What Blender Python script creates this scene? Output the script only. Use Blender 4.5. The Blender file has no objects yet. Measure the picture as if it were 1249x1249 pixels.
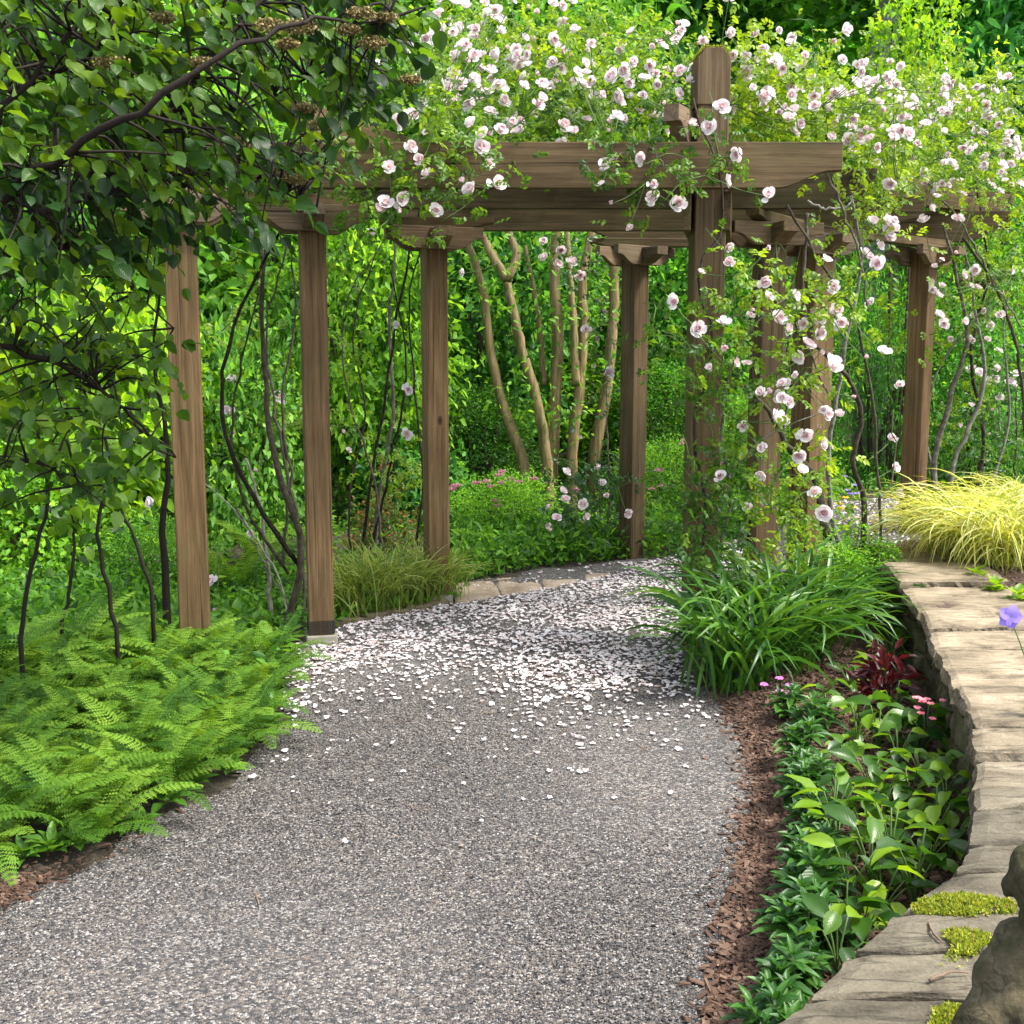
import bpy, bmesh, math
import numpy as np
from mathutils import Vector, noise as mnoise

rng = np.random.default_rng(11)
scene = bpy.context.scene
COL = scene.collection
R = math.radians

# ------------------------------------------------------------------ camera model
F = 1400.0                       # focal length in pixels of the 1249 px photograph
PITCH = math.atan(194.5 / F)
CAMZ = 1.72
_c, _s = math.cos(PITCH), math.sin(PITCH)

def ray(px, py):
    x = (np.asarray(px, float) - 624.5) / F
    y = (624.5 - np.asarray(py, float)) / F
    return np.stack([x, _c + y * _s, -_s + y * _c], -1)

def at(px, py, Y):
    d = ray(px, py)
    k = np.asarray(Y, float) / d[..., 1]
    return d * k[..., None] + np.array([0, 0, CAMZ])

def gnd(px, py, z=0.0):
    d = ray(px, py)
    k = (z - CAMZ) / d[..., 2]
    return d * np.asarray(k)[..., None] + np.array([0, 0, CAMZ])

def sm(a, b, x):
    t = np.clip((np.asarray(x, float) - a) / (b - a), 0, 1)
    return t * t * (3 - 2 * t)

def h(x, y):
    x = np.asarray(x, float); y = np.asarray(y, float)
    z = 0.08 * sm(8, 9.5, y) + 0.20 * sm(1.0, 3.0, x) * sm(7.4, 9.4, y)
    z = z + 14.0 * sm(17, 42, y) + 2.0 * sm(6, 16, np.abs(x)) * sm(6, 16, y)
    return z

def gpt(px, py):                  # pixel -> point on the terrain
    z = 0.0
    for _ in range(6):
        p = gnd(px, py, z); z = float(h(p[0], p[1]))
    return np.array([p[0], p[1], z])

def inpoly(px, py, poly):
    poly = np.asarray(poly, float); px = np.asarray(px); py = np.asarray(py)
    r = np.zeros(px.shape, bool); n = len(poly)
    for i in range(n):
        x1, y1 = poly[i]; x2, y2 = poly[(i + 1) % n]
        c = ((y1 > py) != (y2 > py)) & (px < (x2 - x1) * (py - y1) / ((y2 - y1) + 1e-12) + x1)
        r ^= c
    return r

def sample_poly(poly, n, wfun=None):
    poly = np.asarray(poly, float); lo = poly.min(0); hi = poly.max(0)
    out = np.zeros((0, 2))
    while len(out) < n:
        q = rng.uniform(lo, hi, (n * 3 + 50, 2))
        q = q[inpoly(q[:, 0], q[:, 1], poly)]
        if wfun is not None: q = q[rng.random(len(q)) < wfun(q)]
        out = np.concatenate([out, q])
    return out[:n]

def unit(v):
    v = np.asarray(v, float)
    return v / (np.linalg.norm(v, axis=-1, keepdims=True) + 1e-9)

# ------------------------------------------------------------------ mesh builder
class MB:
    def __init__(s):
        s.v = []; s.a = []; s.t = []; s.q = []; s.tm = []; s.qm = []; s.n = 0; s.mi = 0
    def add(s, V, tris=None, quads=None, rnd=0.5, lu=0.0, lt=0.0):
        V = np.asarray(V, float).reshape(-1, 3); k = len(V)
        A = np.zeros((k, 3)); A[:, 0] = rnd; A[:, 1] = lu; A[:, 2] = lt
        s.v.append(V); s.a.append(A)
        if tris is not None and len(tris): s.t.append(np.asarray(tris, np.int64).reshape(-1, 3) + s.n); s.tm.append(np.full(len(s.t[-1]), s.mi))
        if quads is not None and len(quads): s.q.append(np.asarray(quads, np.int64).reshape(-1, 4) + s.n); s.qm.append(np.full(len(s.q[-1]), s.mi))
        s.n += k
    def mesh(s, name, mat=None, off=(0, 0, 0), smooth=True):
        V = np.concatenate(s.v) - np.asarray(off, float); A = np.concatenate(s.a)
        T = np.concatenate(s.t) if s.t else np.zeros((0, 3), np.int64)
        Q = np.concatenate(s.q) if s.q else np.zeros((0, 4), np.int64)
        m = bpy.data.meshes.new(name)
        m.vertices.add(len(V)); m.vertices.foreach_set('co', V.astype(np.float32).ravel())
        loops = np.concatenate([T.ravel(), Q.ravel()]).astype(np.int32)
        m.loops.add(len(loops)); m.loops.foreach_set('vertex_index', loops)
        st = np.concatenate([np.arange(len(T)) * 3, len(T) * 3 + np.arange(len(Q)) * 4]).astype(np.int32)
        m.polygons.add(len(st)); m.polygons.foreach_set('loop_start', st)
        m.polygons.foreach_set('use_smooth', np.full(len(st), smooth))
        for i, nm in enumerate(('rnd', 'lu', 'lt')):
            at_ = m.attributes.new(nm, 'FLOAT', 'POINT'); at_.data.foreach_set('value', A[:, i].astype(np.float32))
        m.update(calc_edges=True)
        for x_ in (mat if isinstance(mat, (list, tuple)) else [mat]):
            if x_: m.materials.append(x_)
        mi = np.concatenate(s.tm + s.qm).astype(np.int32)
        if mi.any(): m.polygons.foreach_set('material_index', mi)
        return m
    def build(s, name, mat, parent=None, smooth=True, loc=None):
        off = (0, 0, 0)
        if parent is not None: off = tuple(parent.location)
        if loc is not None: off = loc
        m = s.mesh(name, mat, off, smooth)
        o = bpy.data.objects.new(name, m); COL.objects.link(o)
        if parent is not None: o.parent = parent
        if loc is not None and parent is None: o.location = loc
        return o

def tag(o, label=None, cat=None, group=None, kind=None):
    if label: o['label'] = label
    if cat: o['category'] = cat
    if group: o['group'] = group
    if kind: o['kind'] = kind
    return o

def thing(name, loc, label, cat, group=None):
    o = bpy.data.objects.new(name, None); COL.objects.link(o)
    o.location = tuple(float(c) for c in loc); o.empty_display_size = 0.1
    return tag(o, label, cat, group)

def copy_tree(o, parent=None):
    c = o.copy(); COL.objects.link(c)
    if parent is not None: c.parent = parent
    for ch in list(o.children): copy_tree(ch, c)
    return c

# ------------------------------------------------------------------ shapes
def tube(mb, pts, radii, sides=7, rnd=0.5, wob=0.0):
    P = np.asarray(pts, float); n = len(P)
    rad = np.interp(np.linspace(0, 1, n), np.linspace(0, 1, len(radii)), radii)
    T = np.gradient(P, axis=0); T = unit(T)
    up = np.array([0, 0, 1.0]) if abs(T[0, 2]) < 0.9 else np.array([1.0, 0, 0])
    V = []
    x = unit(np.cross(up, T[0]))
    for i in range(n):
        x = unit(x - T[i] * np.dot(x, T[i])); y = np.cross(T[i], x)
        a = np.linspace(0, 2 * np.pi, sides, endpoint=False)
        rr = rad[i] * (1 + wob * rng.normal(size=sides))
        V.append(P[i] + np.outer(np.cos(a) * rr, x) + np.outer(np.sin(a) * rr, y))
    V = np.concatenate(V); q = []
    for i in range(n - 1):
        for j in range(sides):
            k = (j + 1) % sides
            q.append((i * sides + j, i * sides + k, (i + 1) * sides + k, (i + 1) * sides + j))
    c = len(V); V = np.concatenate([V, P[-1:] + T[-1:] * rad[-1] * .6, P[:1]]); t = []
    for j in range(sides):
        k = (j + 1) % sides
        t.append(((n - 1) * sides + j, (n - 1) * sides + k, c)); t.append((k, j, c + 1))
    mb.add(V, t, q, rnd)

def smooth_path(pts, n=14, jit=0.0):
    P = np.asarray(pts, float)
    d = np.r_[0, np.cumsum(np.linalg.norm(np.diff(P, axis=0), axis=1))]; d /= d[-1]
    k = len(P); t = np.linspace(0, 1, n); out = np.zeros((n, 3))
    # catmull-rom in parameter d
    M = np.gradient(P, d, axis=0) if k > 2 else np.repeat((P[1] - P[0])[None], 2, 0)
    for i, tt in enumerate(t):
        j = min(max(np.searchsorted(d, tt) - 1, 0), k - 2); w = d[j + 1] - d[j]; u = (tt - d[j]) / w
        out[i] = ((2*u**3 - 3*u**2 + 1) * P[j] + (u**3 - 2*u**2 + u) * w * M[j] + (-2*u**3 + 3*u**2) * P[j+1] + (u**3 - u**2) * w * M[j+1])
    if jit:
        e = rng.normal(0, jit, (n, 3)); e[0] = 0; out += e
    return out

def leaf_tpl(ts, ws, fold=0.15, bend=0.25, half=1, wave=0.0):
    """ts along, ws half widths (0 at ends). returns verts (x,y,z,lu,lt), tris, quads"""
    V = []; idx = []
    for t, w in zip(ts, ws):
        z = -bend * t * t
        if w == 0:
            idx.append([len(V)]); V.append((0, t, z, 0, t))
        else:
            row = []
            for u in ((-1, 0, 1) if half == 1 else (-1, -.5, 0, .5, 1)):
                row.append(len(V)); V.append((u * w, t, z + abs(u) * w * fold + (wave * math.sin(t * 17) * u * u * w if wave else 0), u, t))
            idx.append(row)
    T = []; Q = []
    for a, b in zip(idx[:-1], idx[1:]):
        if len(a) == 1 and len(b) > 1:
            for i in range(len(b) - 1): T.append((a[0], b[i + 1], b[i]))
        elif len(b) == 1 and len(a) > 1:
            for i in range(len(a) - 1): T.append((a[i], a[i + 1], b[0]))
        elif len(a) > 1:
            for i in range(len(a) - 1): Q.append((a[i], a[i + 1], b[i + 1], b[i]))
    return np.array(V, float), np.array(T, np.int64).reshape(-1, 3), np.array(Q, np.int64).reshape(-1, 4)

TPL_DIA = (np.array([(0,0,0,0,0), (-.5,.45,.1,-1,.45), (0,1,-.12,0,1), (.5,.45,.1,1,.45)], float), np.array([(0,3,2),(0,2,1)]), np.zeros((0,4), np.int64))
TPL_OVAL = leaf_tpl([0, .3, .65, 1], [0, .47, .42, 0], .25, .2)
TPL_BIG = leaf_tpl([0, .12, .3, .5, .7, .86, 1], [0, .30, .47, .5, .40, .2, 0], .22, .32, 2, .05)
TPL_ROUND = leaf_tpl([0, .05, .2, .42, .65, .84, .93, 1], [0, .22, .43, .5, .43, .22, .07, 0], .18, .28, 2)
TPL_LANCE = leaf_tpl([0, .2, .5, .8, 1], [0, .34, .5, .28, 0], .25, .3)

def leaves(mb, tpl, P, D, N, L, W, rnd):
    P = np.asarray(P, float); n = len(P)
    if n == 0: return
    y = unit(D); z = np.asarray(N, float); z = unit(z - y * (z * y).sum(1, keepdims=True)); x = np.cross(y, z)
    V0, T, Q = tpl; k = len(V0)
    L = np.broadcast_to(np.asarray(L, float), (n,)); W = np.broadcast_to(np.asarray(W, float), (n,))
    V = (P[:, None] + x[:, None] * (V0[None, :, 0] * W[:, None])[..., None] + y[:, None] * (V0[None, :, 1] * L[:, None])[..., None]
         + z[:, None] * (V0[None, :, 2] * L[:, None])[..., None])
    o = (np.arange(n) * k)[:, None, None]
    mb.add(V.reshape(-1, 3), (T[None] + o).reshape(-1, 3) if len(T) else None, (Q[None] + o).reshape(-1, 4) if len(Q) else None,
           np.repeat(np.broadcast_to(rnd, (n,)), k), np.tile(V0[:, 3], n), np.tile(V0[:, 4], n))

def rdir(n, zb=0.0, zs=1.0):
    v = rng.normal(size=(n, 3)); v[:, 2] = v[:, 2] * zs + zb
    return unit(v)

def sprays(mb, P, D, N, ln, leafl, leafw, rnd, tpl=TPL_OVAL):
    """compound leaves: 7 leaflets each"""
    n = len(P); D = unit(D); N = unit(N - D * (N * D).sum(1, keepdims=True)); S = np.cross(D, N)
    ln = np.broadcast_to(ln, (n,))
    for t, sd in zip([.3, .3, .62, .62, .9, .9, 1.0], [-1, 1, -1, 1, -1, 1, 0]):
        p = P + D * (ln * t)[:, None] - N * (ln * t * t * .25)[:, None]
        d = unit(D * (.62 if sd else 1) + S * sd * .8 - N * .25 + rng.normal(0, .15, (n, 3)))
        nn = unit(N + rng.normal(0, .25, (n, 3)))
        k = rng.uniform(.75, 1.15, n)
        leaves(mb, tpl, p, d, nn, leafl * k, leafw * k, np.clip(rnd + rng.normal(0, .08, n), 0, 1))

def strips(mb, base, az, length, e0, droop, width, segs=7, rnd=0.5, pw=1.4, tip=0.75):
    """arching strap leaves"""
    n = len(base); s = np.linspace(0, 1, segs + 1)
    ang = e0[:, None] - droop[:, None] * s[None] ** pw
    dl = (length / segs)[:, None]
    am = (ang[:, 1:] + ang[:, :-1]) / 2
    hr = np.concatenate([np.zeros((n, 1)), np.cumsum(np.cos(am) * dl, 1)], 1)
    zz = np.concatenate([np.zeros((n, 1)), np.cumsum(np.sin(am) * dl, 1)], 1)
    tw = az[:, None] + rng.normal(0, .25, (n, 1)) * s[None]
    C = np.stack([base[:, :1] + hr * np.cos(tw), base[:, 1:2] + hr * np.sin(tw), base[:, 2:] + zz], -1)
    side = np.stack([-np.sin(tw), np.cos(tw), np.zeros_like(tw)], -1)
    rollv = np.stack([-np.sin(ang) * np.cos(tw), -np.sin(ang) * np.sin(tw), np.cos(ang)], -1)
    roll = rng.normal(0, .5, (n, 1, 1)); side = side * np.cos(roll) + rollv * np.sin(roll)
    w = width[:, None] * np.clip(np.minimum(.55 + s * 2.2, 1), 0, 1)[None] * np.clip((1 - s) / (1 - tip), 0.02, 1)[None] ** .8
    A = C - side * w[..., None] + rollv * (w * .35)[..., None]; B = C + side * w[..., None] + rollv * (w * .35)[..., None]
    V = np.stack([A, C, B], 2); k = (segs + 1) * 3
    q = []
    for i in range(segs):
        for j in range(2): q.append((i*3+j, i*3+j+1, i*3+3+j+1, i*3+3+j))
    q = np.array(q); o = (np.arange(n) * k)[:, None, None]
    mb.add(V.reshape(-1, 3), None, (q[None] + o).reshape(-1, 4), np.repeat(np.broadcast_to(rnd, (n,)), k),
           np.tile(np.tile([-1, 0, 1], segs + 1), n), np.tile(np.repeat(s, 3), n))

def box(mb, lo, hi, bev=0.006, M=None, rnd=.5):
    lo = np.asarray(lo, float); hi = np.asarray(hi, float)
    bm = bmesh.new(); bmesh.ops.create_cube(bm, size=1)
    for v in bm.verts: v.co = Vector([(lo[i] + hi[i]) / 2 + v.co[i] * (hi[i] - lo[i]) for i in range(3)])
    if bev: bmesh.ops.bevel(bm, geom=list(bm.edges), offset=bev, segments=2, affect='EDGES', profile=.5)
    addbm(mb, bm, M, rnd)

def addbm(mb, bm, M=None, rnd=.5):
    bmesh.ops.triangulate(bm, faces=[f for f in bm.faces if len(f.verts) > 4])
    bm.verts.index_update()
    V = np.array([v.co[:] for v in bm.verts])
    if M is not None: V = M(V)
    T = [[v.index for v in f.verts] for f in bm.faces if len(f.verts) == 3]
    Q = [[v.index for v in f.verts] for f in bm.faces if len(f.verts) == 4]
    mb.add(V, T, Q, rnd); bm.free()

def prism(mb, prof, y0, y1, bev=.004, M=None, rnd=.5):
    """profile in (x,z) extruded along y"""
    bm = bmesh.new()
    a = [bm.verts.new((x, y0, z)) for x, z in prof]; b = [bm.verts.new((x, y1, z)) for x, z in prof]
    f1 = bm.faces.new(a[::-1]) if False else bm.faces.new(a); f2 = bm.faces.new(b[::-1])
    n = len(prof)
    for i in range(n): bm.faces.new((a[i], b[i], b[(i+1) % n], a[(i+1) % n])[::-1])
    bmesh.ops.recalc_face_normals(bm, faces=bm.faces)
    if bev:
        ed = list(f1.edges) + list(f2.edges)
        bmesh.ops.bevel(bm, geom=ed, offset=bev, segments=2, affect='EDGES', profile=.5)
    addbm(mb, bm, M, rnd)

# ------------------------------------------------------------------ materials
def newmat(name):
    m = bpy.data.materials.new(name); m.use_nodes = True
    nt = m.node_tree; nt.nodes.clear()
    out = nt.nodes.new('ShaderNodeOutputMaterial')
    return m, nt, out

def N(nt, typ, **kw):
    n = nt.nodes.new(typ)
    for k, v in kw.items():
        if k in n.inputs: n.inputs[k].default_value = v
        else: setattr(n, k, v)
    return n

def ramp(nt, fac, stops, interp='LINEAR'):
    r = nt.nodes.new('ShaderNodeValToRGB'); r.color_ramp.interpolation = interp
    el = r.color_ramp.elements
    if len(stops) == 1: stops = [(0, stops[0][1]), (1, stops[0][1])]
    while len(el) < len(stops): el.new(.5)
    for e, (p, c) in zip(el, stops): e.position = p; e.color = (*c, 1)
    if fac is not None: nt.links.new(fac, r.inputs[0])
    return r.outputs[0]

def leafmat(name, cols, trans=.42, rough=.42, spec=.35, tgain=(1.5, 1.35, .55), vein=0.0, tint=False, tipc=None, var=0.0):
    m, nt, out = newmat(name); L = nt.links.new
    a = N(nt, 'ShaderNodeAttribute', attribute_name='rnd')
    n_ = len(cols); c = ramp(nt, a.outputs['Fac'], [(i / max(n_ - 1, 1), k) for i, k in enumerate(cols)])
    if tipc is not None:
        lt = N(nt, 'ShaderNodeAttribute', attribute_name='lt')
        f = N(nt, 'ShaderNodeMapRange'); f.inputs['From Min'].default_value = tipc[1]; f.inputs['From Max'].default_value = tipc[2]
        L(lt.outputs['Fac'], f.inputs['Value'])
        mx = N(nt, 'ShaderNodeMix', data_type='RGBA'); L(f.outputs[0], mx.inputs['Factor']); L(c, mx.inputs['A']); mx.inputs['B'].default_value = (*tipc[0], 1); c = mx.outputs['Result']
    if tint:
        oi = N(nt, 'ShaderNodeObjectInfo')
        mx = N(nt, 'ShaderNodeMix', data_type='RGBA', blend_type='MULTIPLY'); mx.inputs['Factor'].default_value = 1
        L(c, mx.inputs['A']); L(oi.outputs['Color'], mx.inputs['B']); c = mx.outputs['Result']
    p = N(nt, 'ShaderNodeBsdfPrincipled', Roughness=rough); p.inputs['Specular IOR Level'].default_value = spec
    L(c, p.inputs['Base Color'])
    if vein:
        lu = N(nt, 'ShaderNodeAttribute', attribute_name='lu'); lt = N(nt, 'ShaderNodeAttribute', attribute_name='lt')
        ab = N(nt, 'ShaderNodeMath', operation='ABSOLUTE'); L(lu.outputs['Fac'], ab.inputs[0])
        k = N(nt, 'ShaderNodeMath', operation='MULTIPLY_ADD'); L(ab.outputs[0], k.inputs[0]); k.inputs[1].default_value = -.45; L(lt.outputs['Fac'], k.inputs[2])
        s1 = N(nt, 'ShaderNodeMath', operation='MULTIPLY'); L(k.outputs[0], s1.inputs[0]); s1.inputs[1].default_value = 50
        s2 = N(nt, 'ShaderNodeMath', operation='SINE'); L(s1.outputs[0], s2.inputs[0])
        b = N(nt, 'ShaderNodeBump', Strength=vein, Distance=.004); L(s2.outputs[0], b.inputs['Height']); L(b.outputs[0], p.inputs['Normal'])
    g = N(nt, 'ShaderNodeMix', data_type='RGBA', blend_type='MULTIPLY'); g.inputs['Factor'].default_value = 1; L(c, g.inputs['A']); g.inputs['B'].default_value = (*tgain, 1)
    t = N(nt, 'ShaderNodeBsdfTranslucent'); L(g.outputs['Result'], t.inputs['Color'])
    ms = N(nt, 'ShaderNodeMixShader', Fac=trans); L(p.outputs[0], ms.inputs[1]); L(t.outputs[0], ms.inputs[2]); L(ms.outputs[0], out.inputs[0])
    return m

def woodmat(name, axis, dark=(.022, .014, .007), mid=(.098, .062, .028), light=(.205, .142, .076), green=.45):
    m, nt, out = newmat(name); L = nt.links.new
    tc0 = N(nt, 'ShaderNodeTexCoord'); oi = N(nt, 'ShaderNodeObjectInfo'); va = N(nt, 'ShaderNodeVectorMath', operation='MULTIPLY_ADD'); L(oi.outputs['Random'], va.inputs[0]); va.inputs[1].default_value = (37, 53, 71); L(tc0.outputs['Object'], va.inputs[2]); mp = N(nt, 'ShaderNodeMapping'); L(va.outputs[0], mp.inputs['Vector'])
    sc = [38, 38, 38]; sc[axis] = 1.6; mp.inputs['Scale'].default_value = sc
    n1 = N(nt, 'ShaderNodeTexNoise', Scale=1.0, Detail=8, Roughness=.7, Distortion=.4); L(mp.outputs[0], n1.inputs['Vector'])
    n2 = N(nt, 'ShaderNodeTexNoise', Scale=1.6, Detail=5); L(va.outputs[0], n2.inputs['Vector'])
    mx = N(nt, 'ShaderNodeMath', operation='MULTIPLY_ADD'); L(n1.outputs['Fac'], mx.inputs[0]); mx.inputs[1].default_value = .75
    m2 = N(nt, 'ShaderNodeMath', operation='MULTIPLY'); L(n2.outputs['Fac'], m2.inputs[0]); m2.inputs[1].default_value = .3; L(m2.outputs[0], mx.inputs[2])
    c = ramp(nt, mx.outputs[0], [(.30, dark), (.52, mid), (.74, light)])
    n3 = N(nt, 'ShaderNodeTexNoise', Scale=2.3, Detail=6, Roughness=.65); L(va.outputs[0], n3.inputs['Vector'])
    gf = N(nt, 'ShaderNodeMapRange'); L(n3.outputs['Fac'], gf.inputs['Value']); gf.inputs['From Min'].default_value = .5; gf.inputs['From Max'].default_value = .75; gf.inputs['To Max'].default_value = green
    mg = N(nt, 'ShaderNodeMix', data_type='RGBA'); L(gf.outputs[0], mg.inputs['Factor']); L(c, mg.inputs['A']); mg.inputs['B'].default_value = (.075, .078, .028, 1)
    mpc = N(nt, 'ShaderNodeMapping'); s5 = [85, 85, 85]; s5[axis] = .9; mpc.inputs['Scale'].default_value = s5; L(va.outputs[0], mpc.inputs['Vector'])
    nck = N(nt, 'ShaderNodeTexNoise', Scale=1.0, Detail=3); L(mpc.outputs[0], nck.inputs['Vector'])
    ckc = ramp(nt, nck.outputs['Fac'], [(.30, (.25, .22, .2)), (.38, (1, 1, 1))])
    mck = N(nt, 'ShaderNodeMix', data_type='RGBA', blend_type='MULTIPLY'); mck.inputs['Factor'].default_value = 1; L(mg.outputs['Result'], mck.inputs['A']); L(ckc, mck.inputs['B']); mg = mck
    vk = N(nt, 'ShaderNodeTexVoronoi', Scale=2.6); mp3 = N(nt, 'ShaderNodeMapping'); s3 = [1.6, 1.6, 1.6]; s3[axis] = .8; mp3.inputs['Scale'].default_value = s3
    L(va.outputs[0], mp3.inputs['Vector']); L(mp3.outputs[0], vk.inputs['Vector'])
    kn = ramp(nt, vk.outputs['Distance'], [(.0, (.12, .08, .05)), (.05, (.35, .3, .25)), (.085, (1, 1, 1))])
    mk2 = N(nt, 'ShaderNodeMix', data_type='RGBA', blend_type='MULTIPLY'); mk2.inputs['Factor'].default_value = 1; L(mg.outputs['Result'], mk2.inputs['A']); L(kn, mk2.inputs['B'])
    p = N(nt, 'ShaderNodeBsdfPrincipled', Roughness=.72); p.inputs['Specular IOR Level'].default_value = .25
    tn = ramp(nt, oi.outputs['Random'], [(0, (.82, .84, .82)), (.5, (1.05, 1.0, .92)), (1, (1.22, 1.12, 1.0))]); mt = N(nt, 'ShaderNodeMix', data_type='RGBA', blend_type='MULTIPLY'); mt.inputs['Factor'].default_value = 1; L(mk2.outputs['Result'], mt.inputs['A']); L(tn, mt.inputs['B']); L(mt.outputs['Result'], p.inputs['Base Color'])
    b = N(nt, 'ShaderNodeBump', Strength=.5, Distance=.004); L(n1.outputs['Fac'], b.inputs['Height']); L(b.outputs[0], p.inputs['Normal'])
    L(p.outputs[0], out.inputs[0]); return m

def rockmat(name, cols, scale=1.0, bump=.6, layer=True, rough=.85, moss=None, mossamt=.58, tint=False, crack=0.0, sc=(2.2, 13, 16)):
    m, nt, out = newmat(name); L = nt.links.new
    tc = N(nt, 'ShaderNodeTexCoord')
    mp = N(nt, 'ShaderNodeMapping'); L(tc.outputs['Object'], mp.inputs['Vector']); mp.inputs['Scale'].default_value = sc if layer else (6, 6, 6)
    n1 = N(nt, 'ShaderNodeTexNoise', Scale=1.0 * scale, Detail=10, Roughness=.68, Distortion=.6); L(mp.outputs[0], n1.inputs['Vector'])
    n2 = N(nt, 'ShaderNodeTexNoise', Scale=3.5 * scale, Detail=6); L(tc.outputs['Object'], n2.inputs['Vector'])
    n4 = N(nt, 'ShaderNodeTexNoise', Scale=120, Detail=3); L(tc.outputs['Object'], n4.inputs['Vector'])
    a = N(nt, 'ShaderNodeMath', operation='MULTIPLY_ADD'); L(n1.outputs['Fac'], a.inputs[0]); a.inputs[1].default_value = .55
    a2 = N(nt, 'ShaderNodeMath', operation='MULTIPLY_ADD'); L(n2.outputs['Fac'], a2.inputs[0]); a2.inputs[1].default_value = .35
    a3 = N(nt, 'ShaderNodeMath', operation='MULTIPLY'); L(n4.outputs['Fac'], a3.inputs[0]); a3.inputs[1].default_value = .15
    L(a3.outputs[0], a2.inputs[2]); L(a2.outputs[0], a.inputs[2])
    c = ramp(nt, a.outputs[0], [(.34 + .34 * i / (len(cols) - 1), k) for i, k in enumerate(cols)])
    if crack:
        mc = N(nt, 'ShaderNodeMapping'); L(tc.outputs['Object'], mc.inputs['Vector']); mc.inputs['Scale'].default_value = (1.3, 11, 11) if layer else (9, 9, 9)
        nd = N(nt, 'ShaderNodeTexNoise', Scale=2.5, Detail=5); L(mc.outputs[0], nd.inputs['Vector'])
        ma = N(nt, 'ShaderNodeMix', data_type='RGBA', blend_type='LINEAR_LIGHT'); ma.inputs['Factor'].default_value = .35; L(mc.outputs[0], ma.inputs['A']); L(nd.outputs['Color'], ma.inputs['B'])
        vc = N(nt, 'ShaderNodeTexVoronoi', Scale=1.0, feature='DISTANCE_TO_EDGE'); L(ma.outputs['Result'], vc.inputs['Vector'])
        cc = ramp(nt, vc.outputs['Distance'], [(0, (1 - crack,) * 3), (.035, (1, 1, 1))])
        mm = N(nt, 'ShaderNodeMix', data_type='RGBA', blend_type='MULTIPLY'); mm.inputs['Factor'].default_value = 1; L(c, mm.inputs['A']); L(cc, mm.inputs['B']); c = mm.outputs['Result']
    if tint:
        oi = N(nt, 'ShaderNodeObjectInfo'); mt_ = N(nt, 'ShaderNodeMix', data_type='RGBA', blend_type='MULTIPLY'); mt_.inputs['Factor'].default_value = 1
        L(c, mt_.inputs['A']); L(oi.outputs['Color'], mt_.inputs['B']); c = mt_.outputs['Result']
    if moss:
        n3 = N(nt, 'ShaderNodeTexNoise', Scale=5.0, Detail=8, Roughness=.7); L(tc.outputs['Object'], n3.inputs['Vector'])
        gf = N(nt, 'ShaderNodeMapRange'); L(n3.outputs['Fac'], gf.inputs['Value']); gf.inputs['From Min'].default_value = mossamt; gf.inputs['From Max'].default_value = mossamt + .14
        mg = N(nt, 'ShaderNodeMix', data_type='RGBA'); L(gf.outputs[0], mg.inputs['Factor']); L(c, mg.inputs['A']); mg.inputs['B'].default_value = (*moss, 1); c = mg.outputs['Result']
    p = N(nt, 'ShaderNodeBsdfPrincipled', Roughness=rough); p.inputs['Specular IOR Level'].default_value = .25; L(c, p.inputs['Base Color'])
    b = N(nt, 'ShaderNodeBump', Strength=bump, Distance=.02); L(a.outputs[0], b.inputs['Height']); L(b.outputs[0], p.inputs['Normal'])
    L(p.outputs[0], out.inputs[0]); return m

def rndmat(name, cols, rough=.8, spec=.2, noise=0.0, interp='LINEAR', bump=0.0, nscale=30, stretch=None):
    m, nt, out = newmat(name); L = nt.links.new
    a = N(nt, 'ShaderNodeAttribute', attribute_name='rnd'); f = a.outputs['Fac']
    tc = N(nt, 'ShaderNodeTexCoord'); mps = N(nt, 'ShaderNodeMapping'); mps.inputs['Scale'].default_value = stretch or (1, 1, 1); L(tc.outputs['Object'], mps.inputs['Vector'])
    n1 = N(nt, 'ShaderNodeTexNoise', Scale=nscale, Detail=6, Roughness=.65); L(mps.outputs[0], n1.inputs['Vector'])
    if noise:
        s = N(nt, 'ShaderNodeMath', operation='MULTIPLY_ADD'); L(n1.outputs['Fac'], s.inputs[0]); s.inputs[1].default_value = noise; L(f, s.inputs[2])
        s2 = N(nt, 'ShaderNodeMath', operation='SUBTRACT'); L(s.outputs[0], s2.inputs[0]); s2.inputs[1].default_value = noise / 2; f = s2.outputs[0]
    c = ramp(nt, f, [(i / max(len(cols) - 1, 1), k) for i, k in enumerate(cols)], interp)
    p = N(nt, 'ShaderNodeBsdfPrincipled', Roughness=rough); p.inputs['Specular IOR Level'].default_value = spec; L(c, p.inputs['Base Color'])
    if bump:
        b = N(nt, 'ShaderNodeBump', Strength=bump, Distance=.01); L(n1.outputs['Fac'], b.inputs['Height']); L(b.outputs[0], p.inputs['Normal'])
    L(p.outputs[0], out.inputs[0]); return m

def petalmat(name, cols, trans=.3):
    return leafmat(name, cols, trans=trans, rough=.6, spec=.15, tgain=(1.05, 1.0, 1.0))

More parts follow.
